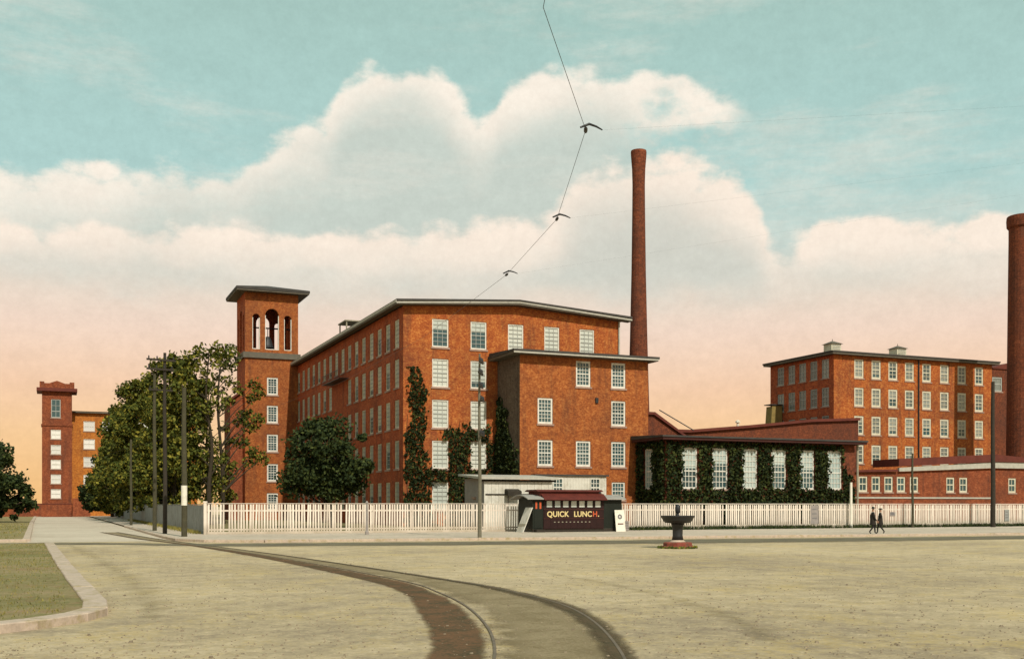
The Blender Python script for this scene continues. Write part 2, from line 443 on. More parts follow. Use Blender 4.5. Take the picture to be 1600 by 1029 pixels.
def catmull(P, n=8):
    P = [Vector(p) for p in P]; out = []
    for i in range(len(P) - 1):
        p0, p1, p2, p3 = P[max(i - 1, 0)], P[i], P[i + 1], P[min(i + 2, len(P) - 1)]
        for k in range(n):
            t = k / n
            out.append(0.5 * ((2 * p1) + (p2 - p0) * t + (2 * p0 - 5 * p1 + 4 * p2 - p3) * t * t + (3 * p1 - p0 - 3 * p2 + p3) * t ** 3))
    out.append(P[-1]); return out

def wall(mb, o, u, n, L, z0, z1, holes, depth=0.28, top=None):
    """an upright wall with real openings. o: foot of its left end, u: along, n: outward; holes (u0, u1, z0, z1[, arch])"""
    o = Vector(o); u = Vector(u); n = Vector(n)
    us = sorted({0.0, L} | {h[0] for h in holes} | {h[1] for h in holes})
    zs = sorted({z0, z1} | {h[2] for h in holes} | {h[3] for h in holes})
    def P(a, z, d=0.0): return o + u * a - n * d + Vector((0, 0, z))
    flip = u.cross(Vector((0, 0, 1))).dot(n) < 0
    def Q(a, b, c, d):
        mb.quad(a, d, c, b) if flip else mb.quad(a, b, c, d)
    for i in range(len(us) - 1):
        for j in range(len(zs) - 1):
            ua, ub, za, zb = us[i], us[i + 1], zs[j], zs[j + 1]
            mu, mz = (ua + ub) / 2, (za + zb) / 2
            if any(h[0] < mu < h[1] and h[2] < mz < h[3] for h in holes): continue
            Q(P(ua, za), P(ub, za), P(ub, zb), P(ua, zb))
    for h in holes:
        a, b, c, d = h[:4]
        arch = len(h) > 4
        r = (b - a) / 2 if arch else 0
        sp = d - r
        Q(P(a, c), P(a, c, depth), P(a, sp, depth), P(a, sp)); Q(P(b, c, depth), P(b, c), P(b, sp), P(b, sp, depth))
        Q(P(a, c, depth), P(a, c), P(b, c), P(b, c, depth))
        if not arch: Q(P(a, d), P(a, d, depth), P(b, d, depth), P(b, d))
        else:
            N = 10; m_ = (a + b) / 2
            C = [(m_ - r * math.cos(math.pi * k / N), sp + r * math.sin(math.pi * k / N)) for k in range(N + 1)]
            for k in range(N):
                (a0, b0), (a1, b1) = C[k], C[k + 1]
                Q(P(a0, b0), P(a1, b1), P(a1, d), P(a0, d))
                Q(P(a0, b0), P(a0, b0, depth), P(a1, b1, depth), P(a1, b1))

# window prototypes: frame with glazing bars, pane behind, sill below (origin: middle of the opening's foot, outward is -y)
WIN = {}
def win_proto(key, W, H, cols, rows, fmat, pmat, fw=0.11, bar=0.04, bmat=None, half=False, sill='stone_sill'):
    f = MB(); g_ = MB() if bmat else f
    y0, y1 = 0.07, 0.17
    f.box(-W / 2, -W / 2 + fw, y0, y1, 0, H); f.box(W / 2 - fw, W / 2, y0, y1, 0, H)
    f.box(-W / 2 + fw, W / 2 - fw, y0, y1, 0, fw * 1.2); f.box(-W / 2 + fw, W / 2 - fw, y0, y1, H - fw * 1.1, H)
    iw = W - 2 * fw
    for i in range(1, cols):
        x = -W / 2 + fw + iw * i / cols
        g_.box(x - bar / 2, x + bar / 2, y0 + 0.03, y1 - 0.04, fw * 1.2, H - fw * 1.1)
    for j in range(1, rows):
        z = fw * 1.2 + (H - 2.3 * fw) * j / rows
        b = bar * (2.0 if j == rows // 2 else 1.0)
        g_.box(-W / 2 + fw, W / 2 - fw, y0 + 0.02, y1 - 0.035, z - b / 2, z + b / 2)
    p = MB().quad((-W / 2 + 0.02, 0.15, 0.02), (W / 2 - 0.02, 0.15, 0.02), (W / 2 - 0.02, 0.15, H - 0.02), (-W / 2 + 0.02, 0.15, H - 0.02))
    s = MB().box(-W / 2 - 0.12, W / 2 + 0.12, -0.09, 0.06, -0.17, -0.003)
    bl_ = []
    if half:
        for q in (0.25, 0.5, 0.62):
            bl_.append(MB().box(-W / 2 + 0.03, W / 2 - 0.03, 0.139, 0.147, H * q, H - 0.03).mesh('blind', pmat))
    WIN[key] = (f.mesh('window', fmat), p.mesh('pane', pmat), s.mesh('sill', sill), W, H, g_.mesh('glazing_bars', bmat) if bmat else None, bl_, p.mesh('pane', 'pane_teal') if half else None)
def window(key, parent, p, rot=0.0):
    f, g, s, W, H, b, bl_, dk = WIN[key]
    o = link('window', f, parent, Vector(p) - abs_loc(parent), rot)
    if bl_ and random.random() < 0.38:
        link('pane', dk, o, (0, 0, 0)); link('blind', random.choice(bl_), o, (0, 0, 0))
    else: link('pane', g, o, (0, 0, 0))
    link('sill', s, o, (0, 0, 0))
    if b: link('glazing_bars', b, o, (0, 0, 0))
    return o
win_proto('mill_front', 1.65, 2.7, 3, 6, 'frame_white', 'pane_blind', 0.12, 0.045, 'frame_grey', True)
win_proto('mill_side', 1.55, 2.7, 3, 6, 'frame_cream', 'pane_side', 0.12, 0.045, 'frame_grey', True)
win_proto('block', 1.55, 2.45, 4, 6, 'frame_white', 'pane_teal', 0.17, 0.05)
win_proto('block_low', 1.45, 1.75, 4, 4, 'frame_white', 'pane_teal', 0.14, 0.05)
win_proto('bay_small', 1.0, 1.35, 3, 3, 'frame_white', 'pane_teal', 0.08, 0.06)
win_proto('tower', 1.45, 2.35, 3, 6, 'frame_white', 'pane_teal', 0.2, 0.05)
win_proto('engine', 1.75, 3.9, 4, 7, 'frame_white', 'pane_tall', 0.15, 0.06, None, True)
win_proto('right_front', 1.65, 2.65, 2, 4, 'frame_cream', 'pane_far', 0.24, 0.07, None, True)
win_proto('right_side', 1.55, 2.65, 2, 4, 'frame_grey', 'pane_far', 0.14, 0.06)
win_proto('low', 1.35, 1.95, 2, 2, 'frame_cream', 'pane_teal', 0.2, 0.07)
win_proto('far', 2.0, 1.9, 2, 2, 'frame_white', 'pane_white', 0.14, 0.07)
win_proto('far_tower', 1.7, 1.7, 2, 2, 'frame_white', 'pane_white', 0.14, 0.07)
win_proto('far_belfry', 1.6, 3.4, 2, 3, 'frame_grey', 'pane_teal', 0.14, 0.07)
win_proto('shed', 0.5, 0.7, 2, 2, 'wood_dark', 'pane_teal', 0.05, 0.03)

UX, UY = Vector((1, 0, 0)), Vector((0, 1, 0))
FRONT, SIDE = 0.0, R(-90)

# ------------------------------------------------------------------ ground, road, pavements
def sheet(name, poly, z, m, kind='structure', parent=None):
    mb = MB(); mb.v = [(x, y, z) for x, y in poly]; mb.f = [tuple(range(len(poly)))]
    o = mb.build(name, m, parent)
    if kind: o['kind'] = kind
    return o
g = sheet('ground', [(-900, -300), (900, -300), (900, 1500), (-900, 1500)], -0.004, 'road_dirt')
sheet('street', [(-1.4, 67), (6.4, 67), (6.2, 120), (5.8, 216), (-3.0, 216), (-2.2, 130)], 0.0, 'street_dirt')

# pavement in front of the mill, with its rounded corner; kerb stones round it
KX = [(5.9, 216), (6.3, 110), (6.5, 72), (6.75, 66.5), (8.0, 63.6), (11, 62.1), (38.5, 59.3), (66, 56.6), (150, 48.5)]
walk_poly = [(x + 0.0, y) for x, y in KX]
mb = MB()
top = [(x, y) for x, y in KX] + [(150, 77), (9.75, 77), (9.75, 216)]
mb.v = [(x, y, 0.13) for x, y in top]; mb.f = [tuple(range(len(top)))]
pv = mb.build('pavement', 'walk'); pv['kind'] = 'structure'
def kerb_run(parent, pts, step, w_, z0, z1, m='granite'):
    pts = [Vector((x, y, 0)) for x, y in pts]
    for i in range(len(pts) - 1):
        a, b = pts[i], pts[i + 1]
        L = (b - a).length; n = max(1, round(L / step)); d = (b - a).normalized(); q = Vector((d.y, -d.x, 0))
        for k in range(n):
            s0 = L * k / n + 0.008; s1 = L * (k + 1) / n - 0.008
            j = random.uniform(-0.012, 0.012); h = z1 + random.uniform(-0.008, 0.008)
            mb = MB(); o = a + d * s0 + q * j; e = a + d * s1 + q * (j + random.uniform(-0.006, 0.006))
            f0, f1 = o - q * w_ / 2, e - q * w_ / 2; g0, g1 = o + q * w_ / 2, e + q * w_ / 2
            c = 0.02
            V = [(f0, z0), (f1, z0), (g1, z0), (g0, z0), (f0, h - c), (f1, h - c), (g1, h - c), (g0, h - c)]
            mb.v = [(p.x, p.y, z) for p, z in V]
            inner = [f0 + q * c + d * c, f1 + q * c - d * c, g1 - q * c - d * c, g0 - q * c + d * c]
            mb.v += [(p.x, p.y, h) for p in inner]
            mb.f = [(0, 1, 5, 4), (1, 2, 6, 5), (2, 3, 7, 6), (3, 0, 4, 7), (4, 5, 9, 8), (5, 6, 10, 9), (6, 7, 11, 10), (7, 4, 8, 11), (8, 9, 10, 11)]
            mb.build('kerb_stone', m, parent)
kb = thing('kerb', (7, 66, 0), None, None); kb['kind'] = 'structure'
kerb_run(kb, KX[1:], 2.6, 0.32, -0.05, 0.155)

# left corner: green verge with a pale stone kerb, its rounded end towards the camera
VP = [(-0.25, 62.3), (0.15, 45), (0.5, 32), (0.78, 24), (0.72, 22.2), (0.35, 21.2), (-0.4, 20.25), (-1.6, 19.3), (-4.0, 18.0), (-16, 12)]
mb = MB(); poly = VP + [(-70, 12), (-70, 62.3)]
mb.v = [(x, y, 0.10) for x, y in poly]; mb.f = [tuple(range(len(poly)))[::-1]]
vg = mb.build('verge', 'verge'); vg['kind'] = 'structure'
kb2 = thing('verge_kerb', (0.8, 23, 0), None, None); kb2['kind'] = 'structure'
kerb_run(kb2, VP, 2.2, 0.46, -0.05, 0.15, 'granite')
# beyond the crossing: verge and white edging up the street
FV = [(-1.5, 68.5), (-1.9, 100), (-2.4, 135), (-3.2, 214)]
mb = MB(); poly = FV + [(-90, 214), (-90, 68.5)]
mb.v = [(x, y, 0.10) for x, y in poly]; mb.f = [tuple(range(len(poly)))[::-1]]
fv = mb.build('far_verge', 'verge'); fv['kind'] = 'structure'
kb3 = thing('far_kerb', (-1.5, 69, 0), None, None); kb3['kind'] = 'structure'
kerb_run(kb3, [(-22, 68.35), (-1.5, 68.35)] + FV, 3.0, 0.4, -0.05, 0.16, 'granite')
# mill yard behind the fence
sheet('yard', [(9.75, 77.001), (150, 77.001), (150, 240), (9.75, 240)], 0.126, 'yard')

def strip(name, A, B, z, m, parent=None, n=10, kind='structure'):
    A = catmull([(x, y, z) for x, y in A], n); B = catmull([(x, y, z) for x, y in B], n)
    mb = MB(); uv = []
    for i, (a, b) in enumerate(zip(A, B)):
        mb.v += [tuple(a), tuple(b)]; uv += [(0.0, i * 0.1), (1.0, i * 0.1)]
    for i in range(len(A) - 1): mb.f.append((2 * i, 2 * i + 1, 2 * i + 3, 2 * i + 2))
    mb.uv = uv
    o = mb.build(name, m, parent)
    if kind and parent is None: o['kind'] = kind
    return o
# dark gutter along the mill kerb and the crossing at the street's mouth
strip('gutter', [(-30, 67.6), (-2, 67.4), (6.4, 63.0), (11, 61.6), (38.5, 58.9), (66, 56.2), (110, 52)],
      [(-30, 62.2), (-2, 61.8), (6.0, 57.5), (11, 54.5), (38.5, 48.5), (66, 47.5), (110, 45)], 0.008, 'gutter_dirt')
strip('kerb_scuff', [(-0.1, 61.5), (0.5, 45), (0.85, 32), (1.1, 25), (1.1, 21.5)], [(1.6, 61.5), (2.6, 45), (3.0, 32), (2.8, 25), (2.2, 20.5)], 0.006, 'scuff_dirt')
strip('wheel_rut', [(13.6, 31), (12.9, 25), (11.4, 18.5), (9.6, 14)], [(14.6, 31), (14.2, 25), (12.8, 17.8), (10.6, 13.2)], 0.006, 'scuff_dirt')
# tram track: worn dark strip on the inside of the bend, grassy bed, two rails
LA = [(3.2, 90), (4.6, 72), (6.2, 60.5), (7.5, 44.4), (7.9, 29.9), (7.6, 25.1), (6.67, 21.1), (4.8, 14.6), (1.8, 8.5)]
LB = [(3.4, 90), (4.9, 72), (6.55, 60.5), (8.15, 44.6), (8.85, 30), (8.45, 24.6), (7.45, 19.6), (5.7, 14.25), (2.6, 7.6)]
RA = [(4.6, 90), (5.9, 72), (7.2, 60.4), (8.95, 45), (10.25, 29), (10.35, 24.5), (9.75, 19.6), (7.5, 13.5), (4.0, 6.6)]
def mixp(A, B, t): return [(a[0] + (b[0] - a[0]) * t, a[1] + (b[1] - a[1]) * t) for a, b in zip(A, B)]
tt = thing('tram_track', (7.5, 40, 0), 'curved tram track with dark worn strips crossing the dirt road', 'tram track')
strip('track_bed', mixp(LB, RA, -0.06), mixp(LB, RA, 1.06), 0.004, 'track_mid', tt)
strip('worn_strip', LA, mixp(LA, LB, 1.04), 0.010, 'track_dark', tt)
strip('worn_edge', mixp(LB, RA, 0.74), mixp(LB, RA, 1.12), 0.013, 'track_line', tt)
for t0 in (0.03, 0.95):
    pl = catmull([(x, y, 0.010) for x, y in mixp(LB, RA, t0)], 10)
    mb = MB()
    for i, p in enumerate(pl):
        d = (pl[min(i + 1, len(pl) - 1)] - pl[max(i - 1, 0)]).normalized(); q = Vector((d.y, -d.x, 0)) * 0.022
        mb.v += [tuple(p - q - Vector((0, 0, .05))), tuple(p - q + Vector((0, 0, .008))), tuple(p + q + Vector((0, 0, .008))), tuple(p + q - Vector((0, 0, .05)))]
        if i:
            b = 4 * i
            mb.f += [(b - 4, b, b + 1, b - 3), (b - 3, b + 1, b + 2, b - 2), (b - 2, b + 2, b + 3, b - 1)]
    mb.build('rail', 'rail_steel', tt)

# ------------------------------------------------------------------ main mill
def cornice_ring(mb, x0, x1, y0, y1, z, ov, h):
    """a boxed eave round a rectangle: four butted beams"""
    mb.box(x0 - ov, x1 + ov, y0 - ov, y0, z, z + h); mb.box(x0 - ov, x1 + ov, y1, y1 + ov, z, z + h)
    mb.box(x0 - ov, x0, y0, y1, z, z + h); mb.box(x1, x1 + ov, y0, y1, z, z + h)
MX0, MX1, MY0, MY1, MZ = 30.3, 53.4, 98.0, 192.0, 20.9
mill = thing('brick_mill', (MX0, MY0, 0), 'long five storey orange brick mill behind the picket fence', 'mill')
ROWS = [1.65, 5.6, 9.5, 13.4, 17.2]
fcols = [34.0 + 3.92 * i for i in range(5)]
scols = [100.1 + 3.02 * i for i in range(16)]
mb = MB()
fh = [(x - MX0 - 0.825, x - MX0 + 0.825, z, z + 2.7) for x in fcols for z in ROWS if not (x > 39.9 and z < 14)]
wall(mb, (MX0, MY0, 0), UX, -UY, MX1 - MX0, 0, MZ, fh)
mb.build('front_wall', 'brick_orange_lit', mill)
mb = MB()
FE = (7, 8)       # bays taken by the fire escape door
sh = [(y - MY0 - 0.775, y - MY0 + 0.775, z, z + 2.7) for i, y in enumerate(scols) for z in ROWS if not (i in FE and 9 < z < 14)]
wall(mb, (MX0, MY0, 0), UY, -UX, MY1 - MY0, 0, MZ, sh)
mb.build('side_wall', 'brick_red_shade', mill)
mb = MB()
mb.quad((MX1, MY0, 0), (MX1, MY1, 0), (MX1, MY1, MZ), (MX1, MY0, MZ)); mb.quad((MX1, MY1, 0), (MX0, MY1, 0), (MX0, MY1, MZ), (MX1, MY1, MZ))
mb.build('rear_wall', 'brick_red_shade', mill)
XM = (MX0 + MX1) / 2; RZ = MZ + 0.75
mb = MB()   # gable above the front wall
mb.prism([(MX0, MZ), (MX1, MZ), (XM, RZ)], 'y', MY0 + 0.002, MY0 + 0.4); mb.build('gable', 'brick_orange_lit', mill)
mb = MB(); ov = 0.95; sl = (RZ - MZ) / (XM - MX0)
def roofpoly(d0, d1): return [(MX0 - ov, MZ - ov * sl + d0), (XM, RZ + d0), (MX1 + ov, MZ - ov * sl + d0), (MX1 + ov, MZ - ov * sl + d1), (XM, RZ + d1), (MX0 - ov, MZ - ov * sl + d1)]
mb.prism(roofpoly(0.32, 0.50), 'y', MY0 - ov - 0.1, MY1 + ov + 0.1)
rf = mb.build('roof', 'roof_tar', mill)
mb = MB(); mb.prism(roofpoly(0.02, 0.318), 'y', MY0 - ov, MY0 - 0.002); mb.build('front_cornice', 'cornice_paint', mill)
mb = MB(); mb.prism([(MX0 - ov, MZ - 0.05), (MX0 - 0.002, MZ + 0.10), (MX0 - 0.002, MZ + 0.42), (MX0 - ov, MZ + 0.19)], 'y', MY0 + 0.002, MY1); mb.build('eave', 'cornice_paint', mill)
mb = MB(); mb.prism([(MX0 - ov - 0.06, MZ + 0.1), (MX0 - ov - 0.003, MZ + 0.1), (MX0 - ov - 0.003, MZ + 0.36), (MX0 - ov - 0.06, MZ + 0.36)], 'y', MY0 - ov, MY1)
mb.prism([(p, q) for p, q in ((MX0 - ov, MZ + .17), (XM, RZ + .32), (MX1 + ov, MZ + .17), (MX1 + ov, MZ + .03), (XM, RZ + .18), (MX0 - ov, MZ + .03))], 'y', MY0 - ov - 0.06, MY0 - ov - 0.003)
mb.build('gutter_board', 'pale_trim', mill)
for x in fcols:
    for z in ROWS:
        if x > 39.9 and z < 14: continue
        window('mill_front', mill, (x, MY0, z), FRONT)
for i, y in enumerate(scols):
    for z in ROWS:
        if i in FE and 9 < z < 14: continue
        window('mill_side', mill, (MX0, y, z), SIDE)
# corner down pipe at the right end of the front
MB().tube([(MX1 - 0.1, MY0 - 0.14, 14.5), (MX1 - 0.1, MY0 - 0.14, MZ)], 0.09, 8).build('down_pipe', 'pale_trim', mill)
# iron fire balcony on the side wall
y0, y1 = scols[6] + 0.9, scols[9] - 0.9
fb = MB().box(MX0 - 1.1, MX0 - 0.002, y0 - 0.6, y1 + 0.6, 16.25, 16.33).build('fire_balcony', 'iron_black', mill)
mb = MB()
for i in range(15):
    y = y0 - 0.58 + (y1 - y0 + 1.16) * i / 14
    mb.box(MX0 - 1.1, MX0 - 1.06, y - 0.02, y + 0.02, 16.33, 17.25)
mb.box(MX0 - 1.11, MX0 - 1.05, y0 - 0.6, y1 + 0.6, 17.25, 17.30)
mb.build('railing', 'iron_black', fb)
# ventilator on the ridge near the front gable
vn = thing('roof_ventilator', (42.6, 104, RZ), 'low dark ventilator on the ridge of the long brick mill', 'ventilator')
MB().box(41.4, 43.8, 102.6, 106.5, RZ + 0.25, RZ + 1.0).build('louvre_box', 'cornice_paint', vn)
MB().prism([(40.9, RZ + 1.0), (42.6, RZ + 1.4), (44.3, RZ + 1.0), (42.6, RZ + 0.99)], 'y', 102.2, 106.9).build('cap', 'roof_tar', vn)
fr = thing('roof_frame', (32.6, 127, MZ + 0.6), 'small open timber frame standing on the mill roof edge', 'roof frame')
z0 = MZ + 0.75
for (x, y) in ((31.8, 125.4), (33.2, 125.4), (31.8, 128.6), (33.2, 128.6)):
    MB().box(x - .07, x + .07, y - .07, y + .07, z0 - 0.1, z0 + 2.2).build('post', 'wood_pale', fr)
MB().box(31.6, 33.4, 125.2, 128.8, z0 + 2.2, z0 + 2.34).build('top', 'wood_pale', fr)
MB().box(31.75, 31.85, 125.5, 128.5, z0 + 1.1, z0 + 1.2).build('rail', 'wood_pale', fr)

# ------------------------------------------------------------------ stair tower with belfry
TX0, TX1, TY0, TY1, TZ = 23.3, 30.35, 146.0, 153.0, 30.4
tw = thing('bell_tower', (TX0, TY0, 0), 'square brick stair tower with arched belfry and flat hipped roof', 'tower')
tcx = 26.9
tws = [16.85, 13.1, 9.25, 5.3, 1.4]
def belfry(c): return [(c - 0.92, c + 0.92, 22.9, 28.4, 1)] + [(c + s * 2.1 - 0.5, c + s * 2.1 + 0.5, 22.9, 27.6, 1) for s in (-1, 1)]
mb = MB()
holes = [(tcx - TX0 - 0.725, tcx - TX0 + 0.725, z, z + 2.35) for z in tws] + belfry(tcx - TX0 - 0.05)
wall(mb, (TX0, TY0, 0), UX, -UY, TX1 - TX0, 0, TZ, holes, 0.4); mb.build('front_wall', 'brick_brown', tw)
mb = MB(); wall(mb, (TX0, TY0, 0), UY, -UX, TY1 - TY0, 0, TZ, belfry(3.5), 0.4)
wall(mb, (TX1, TY0, 0), UY, UX, TY1 - TY0, 0, TZ, belfry(3.5), 0.4)
wall(mb, (TX0, TY1, 0), UX, UY, TX1 - TX0, 0, TZ, belfry(3.5), 0.4); mb.build('side_wall', 'brick_red_shade', tw)
MB().box(TX0 + 0.3, TX1 - 0.3, TY0 + 0.42, TY1 - 0.42, 22.3, 22.7).build('belfry_floor', 'wood_dark', tw)
mb = MB(); cornice_ring(mb, TX0 - 0.002, TX1 + 0.002, TY0 - 0.002, TY1 + 0.002, 21.7, 0.28, 0.75); mb.build('ledge', 'cornice_paint', tw)
mb = MB(); cornice_ring(mb, TX0 - 0.002, TX1 + 0.002, TY0 - 0.002, TY1 + 0.002, TZ, 1.25, 0.16); mb.build('eave', 'cornice_paint', tw)
mb = MB(); e = 1.32
cx, cy = (TX0 + TX1) / 2, (TY0 + TY1) / 2
b4 = [(TX0 - e, TY0 - e), (TX1 + e, TY0 - e), (TX1 + e, TY1 + e), (TX0 - e, TY1 + e)]
mb.v = [(x, y, TZ + 0.163) for x, y in b4] + [(x, y, TZ + 0.5) for x, y in b4] + [(cx, cy, TZ + 1.7)]
mb.f = [(3, 2, 1, 0), (0, 1, 5, 4), (1, 2, 6, 5), (2, 3, 7, 6), (3, 0, 4, 7), (4, 5, 8), (5, 6, 8), (6, 7, 8), (7, 4, 8)]
mb.build('roof', 'roof_tar', tw)
for (a, h_) in ((tcx - 0.05, 0.92), (tcx - 2.15, 0.5), (tcx + 2.05, 0.5)):
    zt = (28.4 if h_ > .6 else 27.6) - h_
    f = MB()
    for sg_ in (-1, 1):
        xa = a + sg_ * h_; f.box(min(xa, xa - sg_ * 0.09), max(xa, xa - sg_ * 0.09), TY0 + 0.05, TY0 + 0.36, 22.92, zt)
    f.box(a - h_ + 0.095, a + h_ - 0.095, TY0 + 0.05, TY0 + 0.36, 22.903, 23.0)
    f.build('belfry_lining', 'frame_white', tw)
for z in tws: window('tower', tw, (tcx, TY0, z), FRONT)
mb = MB(); mb.prism([(21.6, 0), (23.298, 0), (23.298, 17.3), (21.6, 16.0)], 'y', 147.6, 153); an = mb.build('annex', 'brick_umber', tw)
mb = MB(); mb.prism([(21.2, 15.75), (23.296, 17.35), (23.296, 17.6), (21.2, 16.0)], 'y', 147.2, 153.4); mb.build('annex_roof', 'roof_red', an)
# shadowed bell between the arches
mb = MB(); mb.lathe([(0.9, 23.6), (0.72, 23.9), (0.5, 24.7), (0.3, 25.1), (0.06, 25.2)], tcx, 149.5, 16)
mb.tube([(tcx, 149.5, 25.15), (tcx, 149.5, 26.3)], 0.05); mb.tube([(TX0 + 0.45, 149.5, 26.3), (TX1 - 0.45, 149.5, 26.3)], 0.1)
bl = mb.build('bell', 'iron_black', tw)

# ------------------------------------------------------------------ four storey block in front of the mill
BX0, BX1, BY0, BY1, BZ = 39.9, 53.6, 92.5, 97.99, 16.1
bk = thing('brick_block', (BX0, BY0, 0), 'four storey brown brick block joined to the mill front', 'building')
bw = [(46.5, 13.4, 'block'), (50.3, 13.4, 'block'), (42.5, 9.75, 'block'), (50.3, 9.75, 'block'), (42.5, 5.8, 'block'), (46.5, 5.8, 'block'), (50.3, 5.8, 'block'), (50.3, 2.6, 'block_low')]
mb = MB()
wall(mb, (BX0, BY0, 0), UX, -UY, BX1 - BX0, 0, BZ, [(x - BX0 - WIN[k_][3] / 2, x - BX0 + WIN[k_][3] / 2, z, z + WIN[k_][4]) for x, z, k_ in bw])
mb.build('front_wall', 'brick_brown', bk)
MB().quad((BX0, BY1, 0), (BX0, BY0, 0), (BX0, BY0, BZ), (BX0, BY1, BZ)).build('side_wall', 'brick_grey_shade', bk)
MB().quad((BX1, BY0, 0), (BX1, BY1, 0), (BX1, BY1, BZ), (BX1, BY0, BZ)).build('rear_wall', 'brick_brown', bk)
mb = MB(); mb.box(BX0 - 0.95, BX1 + 0.6, BY0 - 0.95, BY1 - 0.05, BZ + 0.003, BZ + 0.22); mb.build('cornice', 'cornice_paint', bk)
mb = MB(); mb.box(BX0 - 1.05, BX1 + 0.7, BY0 - 1.05, BY1 - 0.02, BZ + 0.223, BZ + 0.42)
mb.prism([(BY0 - 0.9, BZ + 0.42), (BY1 - 0.02, BZ + 0.42), (BY1 - 0.02, BZ + 0.75)], 'x', BX0 - 0.9, BX1 + 0.5); mb.build('roof', 'roof_tar', bk)
MB().box(BX0 - 1.02, BX1 + 0.66, BY0 - 1.02, BY0 - 0.953, BZ + 0.06, BZ + 0.21).build('gutter_board', 'pale_trim', bk)
for x, z, k_ in bw: window(k_, bk, (x, BY0, z), FRONT)
# white boarded bay at its foot
bay = MB().box(41.2, 48.5, BY0 - 0.9, BY0 - 0.002, 0.13, 4.85).build('boarded_bay', 'shed_white', bk)
MB().box(41.0, 48.7, BY0 - 1.1, BY0 - 0.004, 4.853, 5.0).build('bay_roof', 'roof_tar', bay)
for i in range(24):
    x = 41.2 + 7.3 * (i + 0.5) / 24
    MB().box(x - 0.03, x + 0.03, BY0 - 0.925, BY0 - 0.901, 0.2, 4.82).build('batten', 'shed_white', bay)
for x in (43.35, 47.25): window('bay_small', bk, (x, BY0 - 1.09, 3.3), FRONT)
MB().box(47.75, 48.05, BY0 - 0.16, BY0 - 0.003, 11.9, 12.4).build('wall_bracket', 'iron_black', bk)

# ------------------------------------------------------------------ engine house with tall windows, ivy grown
GX0, GX1, GY0, GY1, GZ = 52.5, 74.6, 87.4, 92.46, 8.2
eg = thing('engine_house', (GX0, GY0, 0), 'low brick engine house with tall windows and dark flat roof', 'building')
ex = [55.1 + 3.40 * i for i in range(6)]
mb = MB(); wall(mb, (GX0, GY0, 0), UX, -UY, GX1 - GX0, 0, GZ, [(x - GX0 - 0.875, x - GX0 + 0.875, 3.65, 7.55) for x in ex]); mb.build('front_wall', 'brick_sooty', eg)
mb = MB(); wall(mb, (GX0, GY0, 0), UY, -UX, 5.06, 0, GZ, [(3.0 - 0.875, 3.0 + 0.875, 3.65, 7.55)]); mb.build('side_wall', 'brick_sooty', eg)
MB().quad((GX1, GY0, 0), (GX1, 104, 0), (GX1, 104, GZ), (GX1, GY0, GZ)).build('rear_wall', 'brick_sooty', eg)
MB().box(GX0 - 0.8, GX1 + 0.8, GY0 - 0.9, 92.4, GZ + 0.003, GZ + 0.24).build('eave', 'eave_maroon', eg)
MB().prism([(GY0 - 1.0, GZ + 0.243), (92.4, GZ + 0.243), (92.4, GZ + 0.62), (GY0 - 1.0, GZ + 0.40)], 'x', GX0 - 0.9, GX1 + 0.9).build('roof', 'roof_tar', eg)
MB().box(53.65, GX1 + 0.8, 92.6, 104, GZ + 0.003, GZ + 0.45).build('rear_roof', 'roof_tar', eg)
for x in ex: window('engine', eg, (x, GY0, 3.65), FRONT)
window('engine', eg, (GX0, GY0 + 3.0, 3.65), SIDE)
MB().tube([(GX1 + 0.25, GY0 - 0.15, 0.13), (GX1 + 0.25, GY0 - 0.15, GZ)], 0.11, 8).build('down_pipe', 'wood_pale', eg)

# ------------------------------------------------------------------ roofs between the engine house and the far mill
bh = thing('boiler_house', (56, 104.2, 0), 'dark red brick boiler house with roof sloping down behind the chimney', 'building')
MB().prism([(55.0, 0.13), (66.4, 0.13), (66.4, 8.9), (61.0, 12.1), (55.0, 12.1)], 'y', 104.2, 112).build('wall', 'brick_sooty', bh)
MB().prism([(54.8, 12.103), (61.0, 12.103), (66.6, 8.8), (66.9, 8.85), (61.1, 12.4), (54.8, 12.4)], 'y', 103.9, 112.3).build('roof', 'roof_red', bh)
pi = MB().tube([at(1030, 640, 114), at(1084, 672, 114)], 0.06, 6).build('stay_pipe', 'iron_black', bh)
cs = thing('carding_shed', (70, 113, 0), 'long dark red shed roof rising towards the far right mill', 'building')
pA, pB, pC = at(1083, 672, 136), at(1150, 658, 140), at(1212, 645, 143)
yy = 115.0
MB().prism([(68, 0.13), (98.8, 0.13), (98.8, 13.4), (90.8, 12.95), (81, 11.9), (72.3, 11.1), (68, 11.1)], 'y', yy, yy + 12).build('wall', 'brick_sooty', cs)
MB().prism([(67.8, 11.103), (72.3, 11.103), (81, 11.903), (90.8, 12.953), (98.8, 13.403), (98.8, 13.75), (90.8, 13.3), (81, 12.25), (72.3, 11.45), (67.8, 11.45)], 'y', yy - 0.4, yy + 12.2).build('roof', 'roof_red', cs)
MB().lathe([(0.16, 11.5), (0.16, 12.6), (0.3, 12.62), (0.3, 12.8), (0.02, 13.0)], 80.2, 115.8, 10).build('vent_pipe', 'paint_white', cs)
hb = thing('hoist_house', (96, 131, 0), 'small ochre hoist house against the shaded side of the right mill', 'building')
MB().prism([(97.3, 12.9), (99.4, 12.9), (99.4, 16.9), (97.6, 16.7)], 'y', 132.2, 133.6).build('wall', 'hoist_ochre', hb)
MB().box(97.3, 99.4, 132.0, 133.8, 16.91, 17.03).build('roof', 'roof_tar', hb)

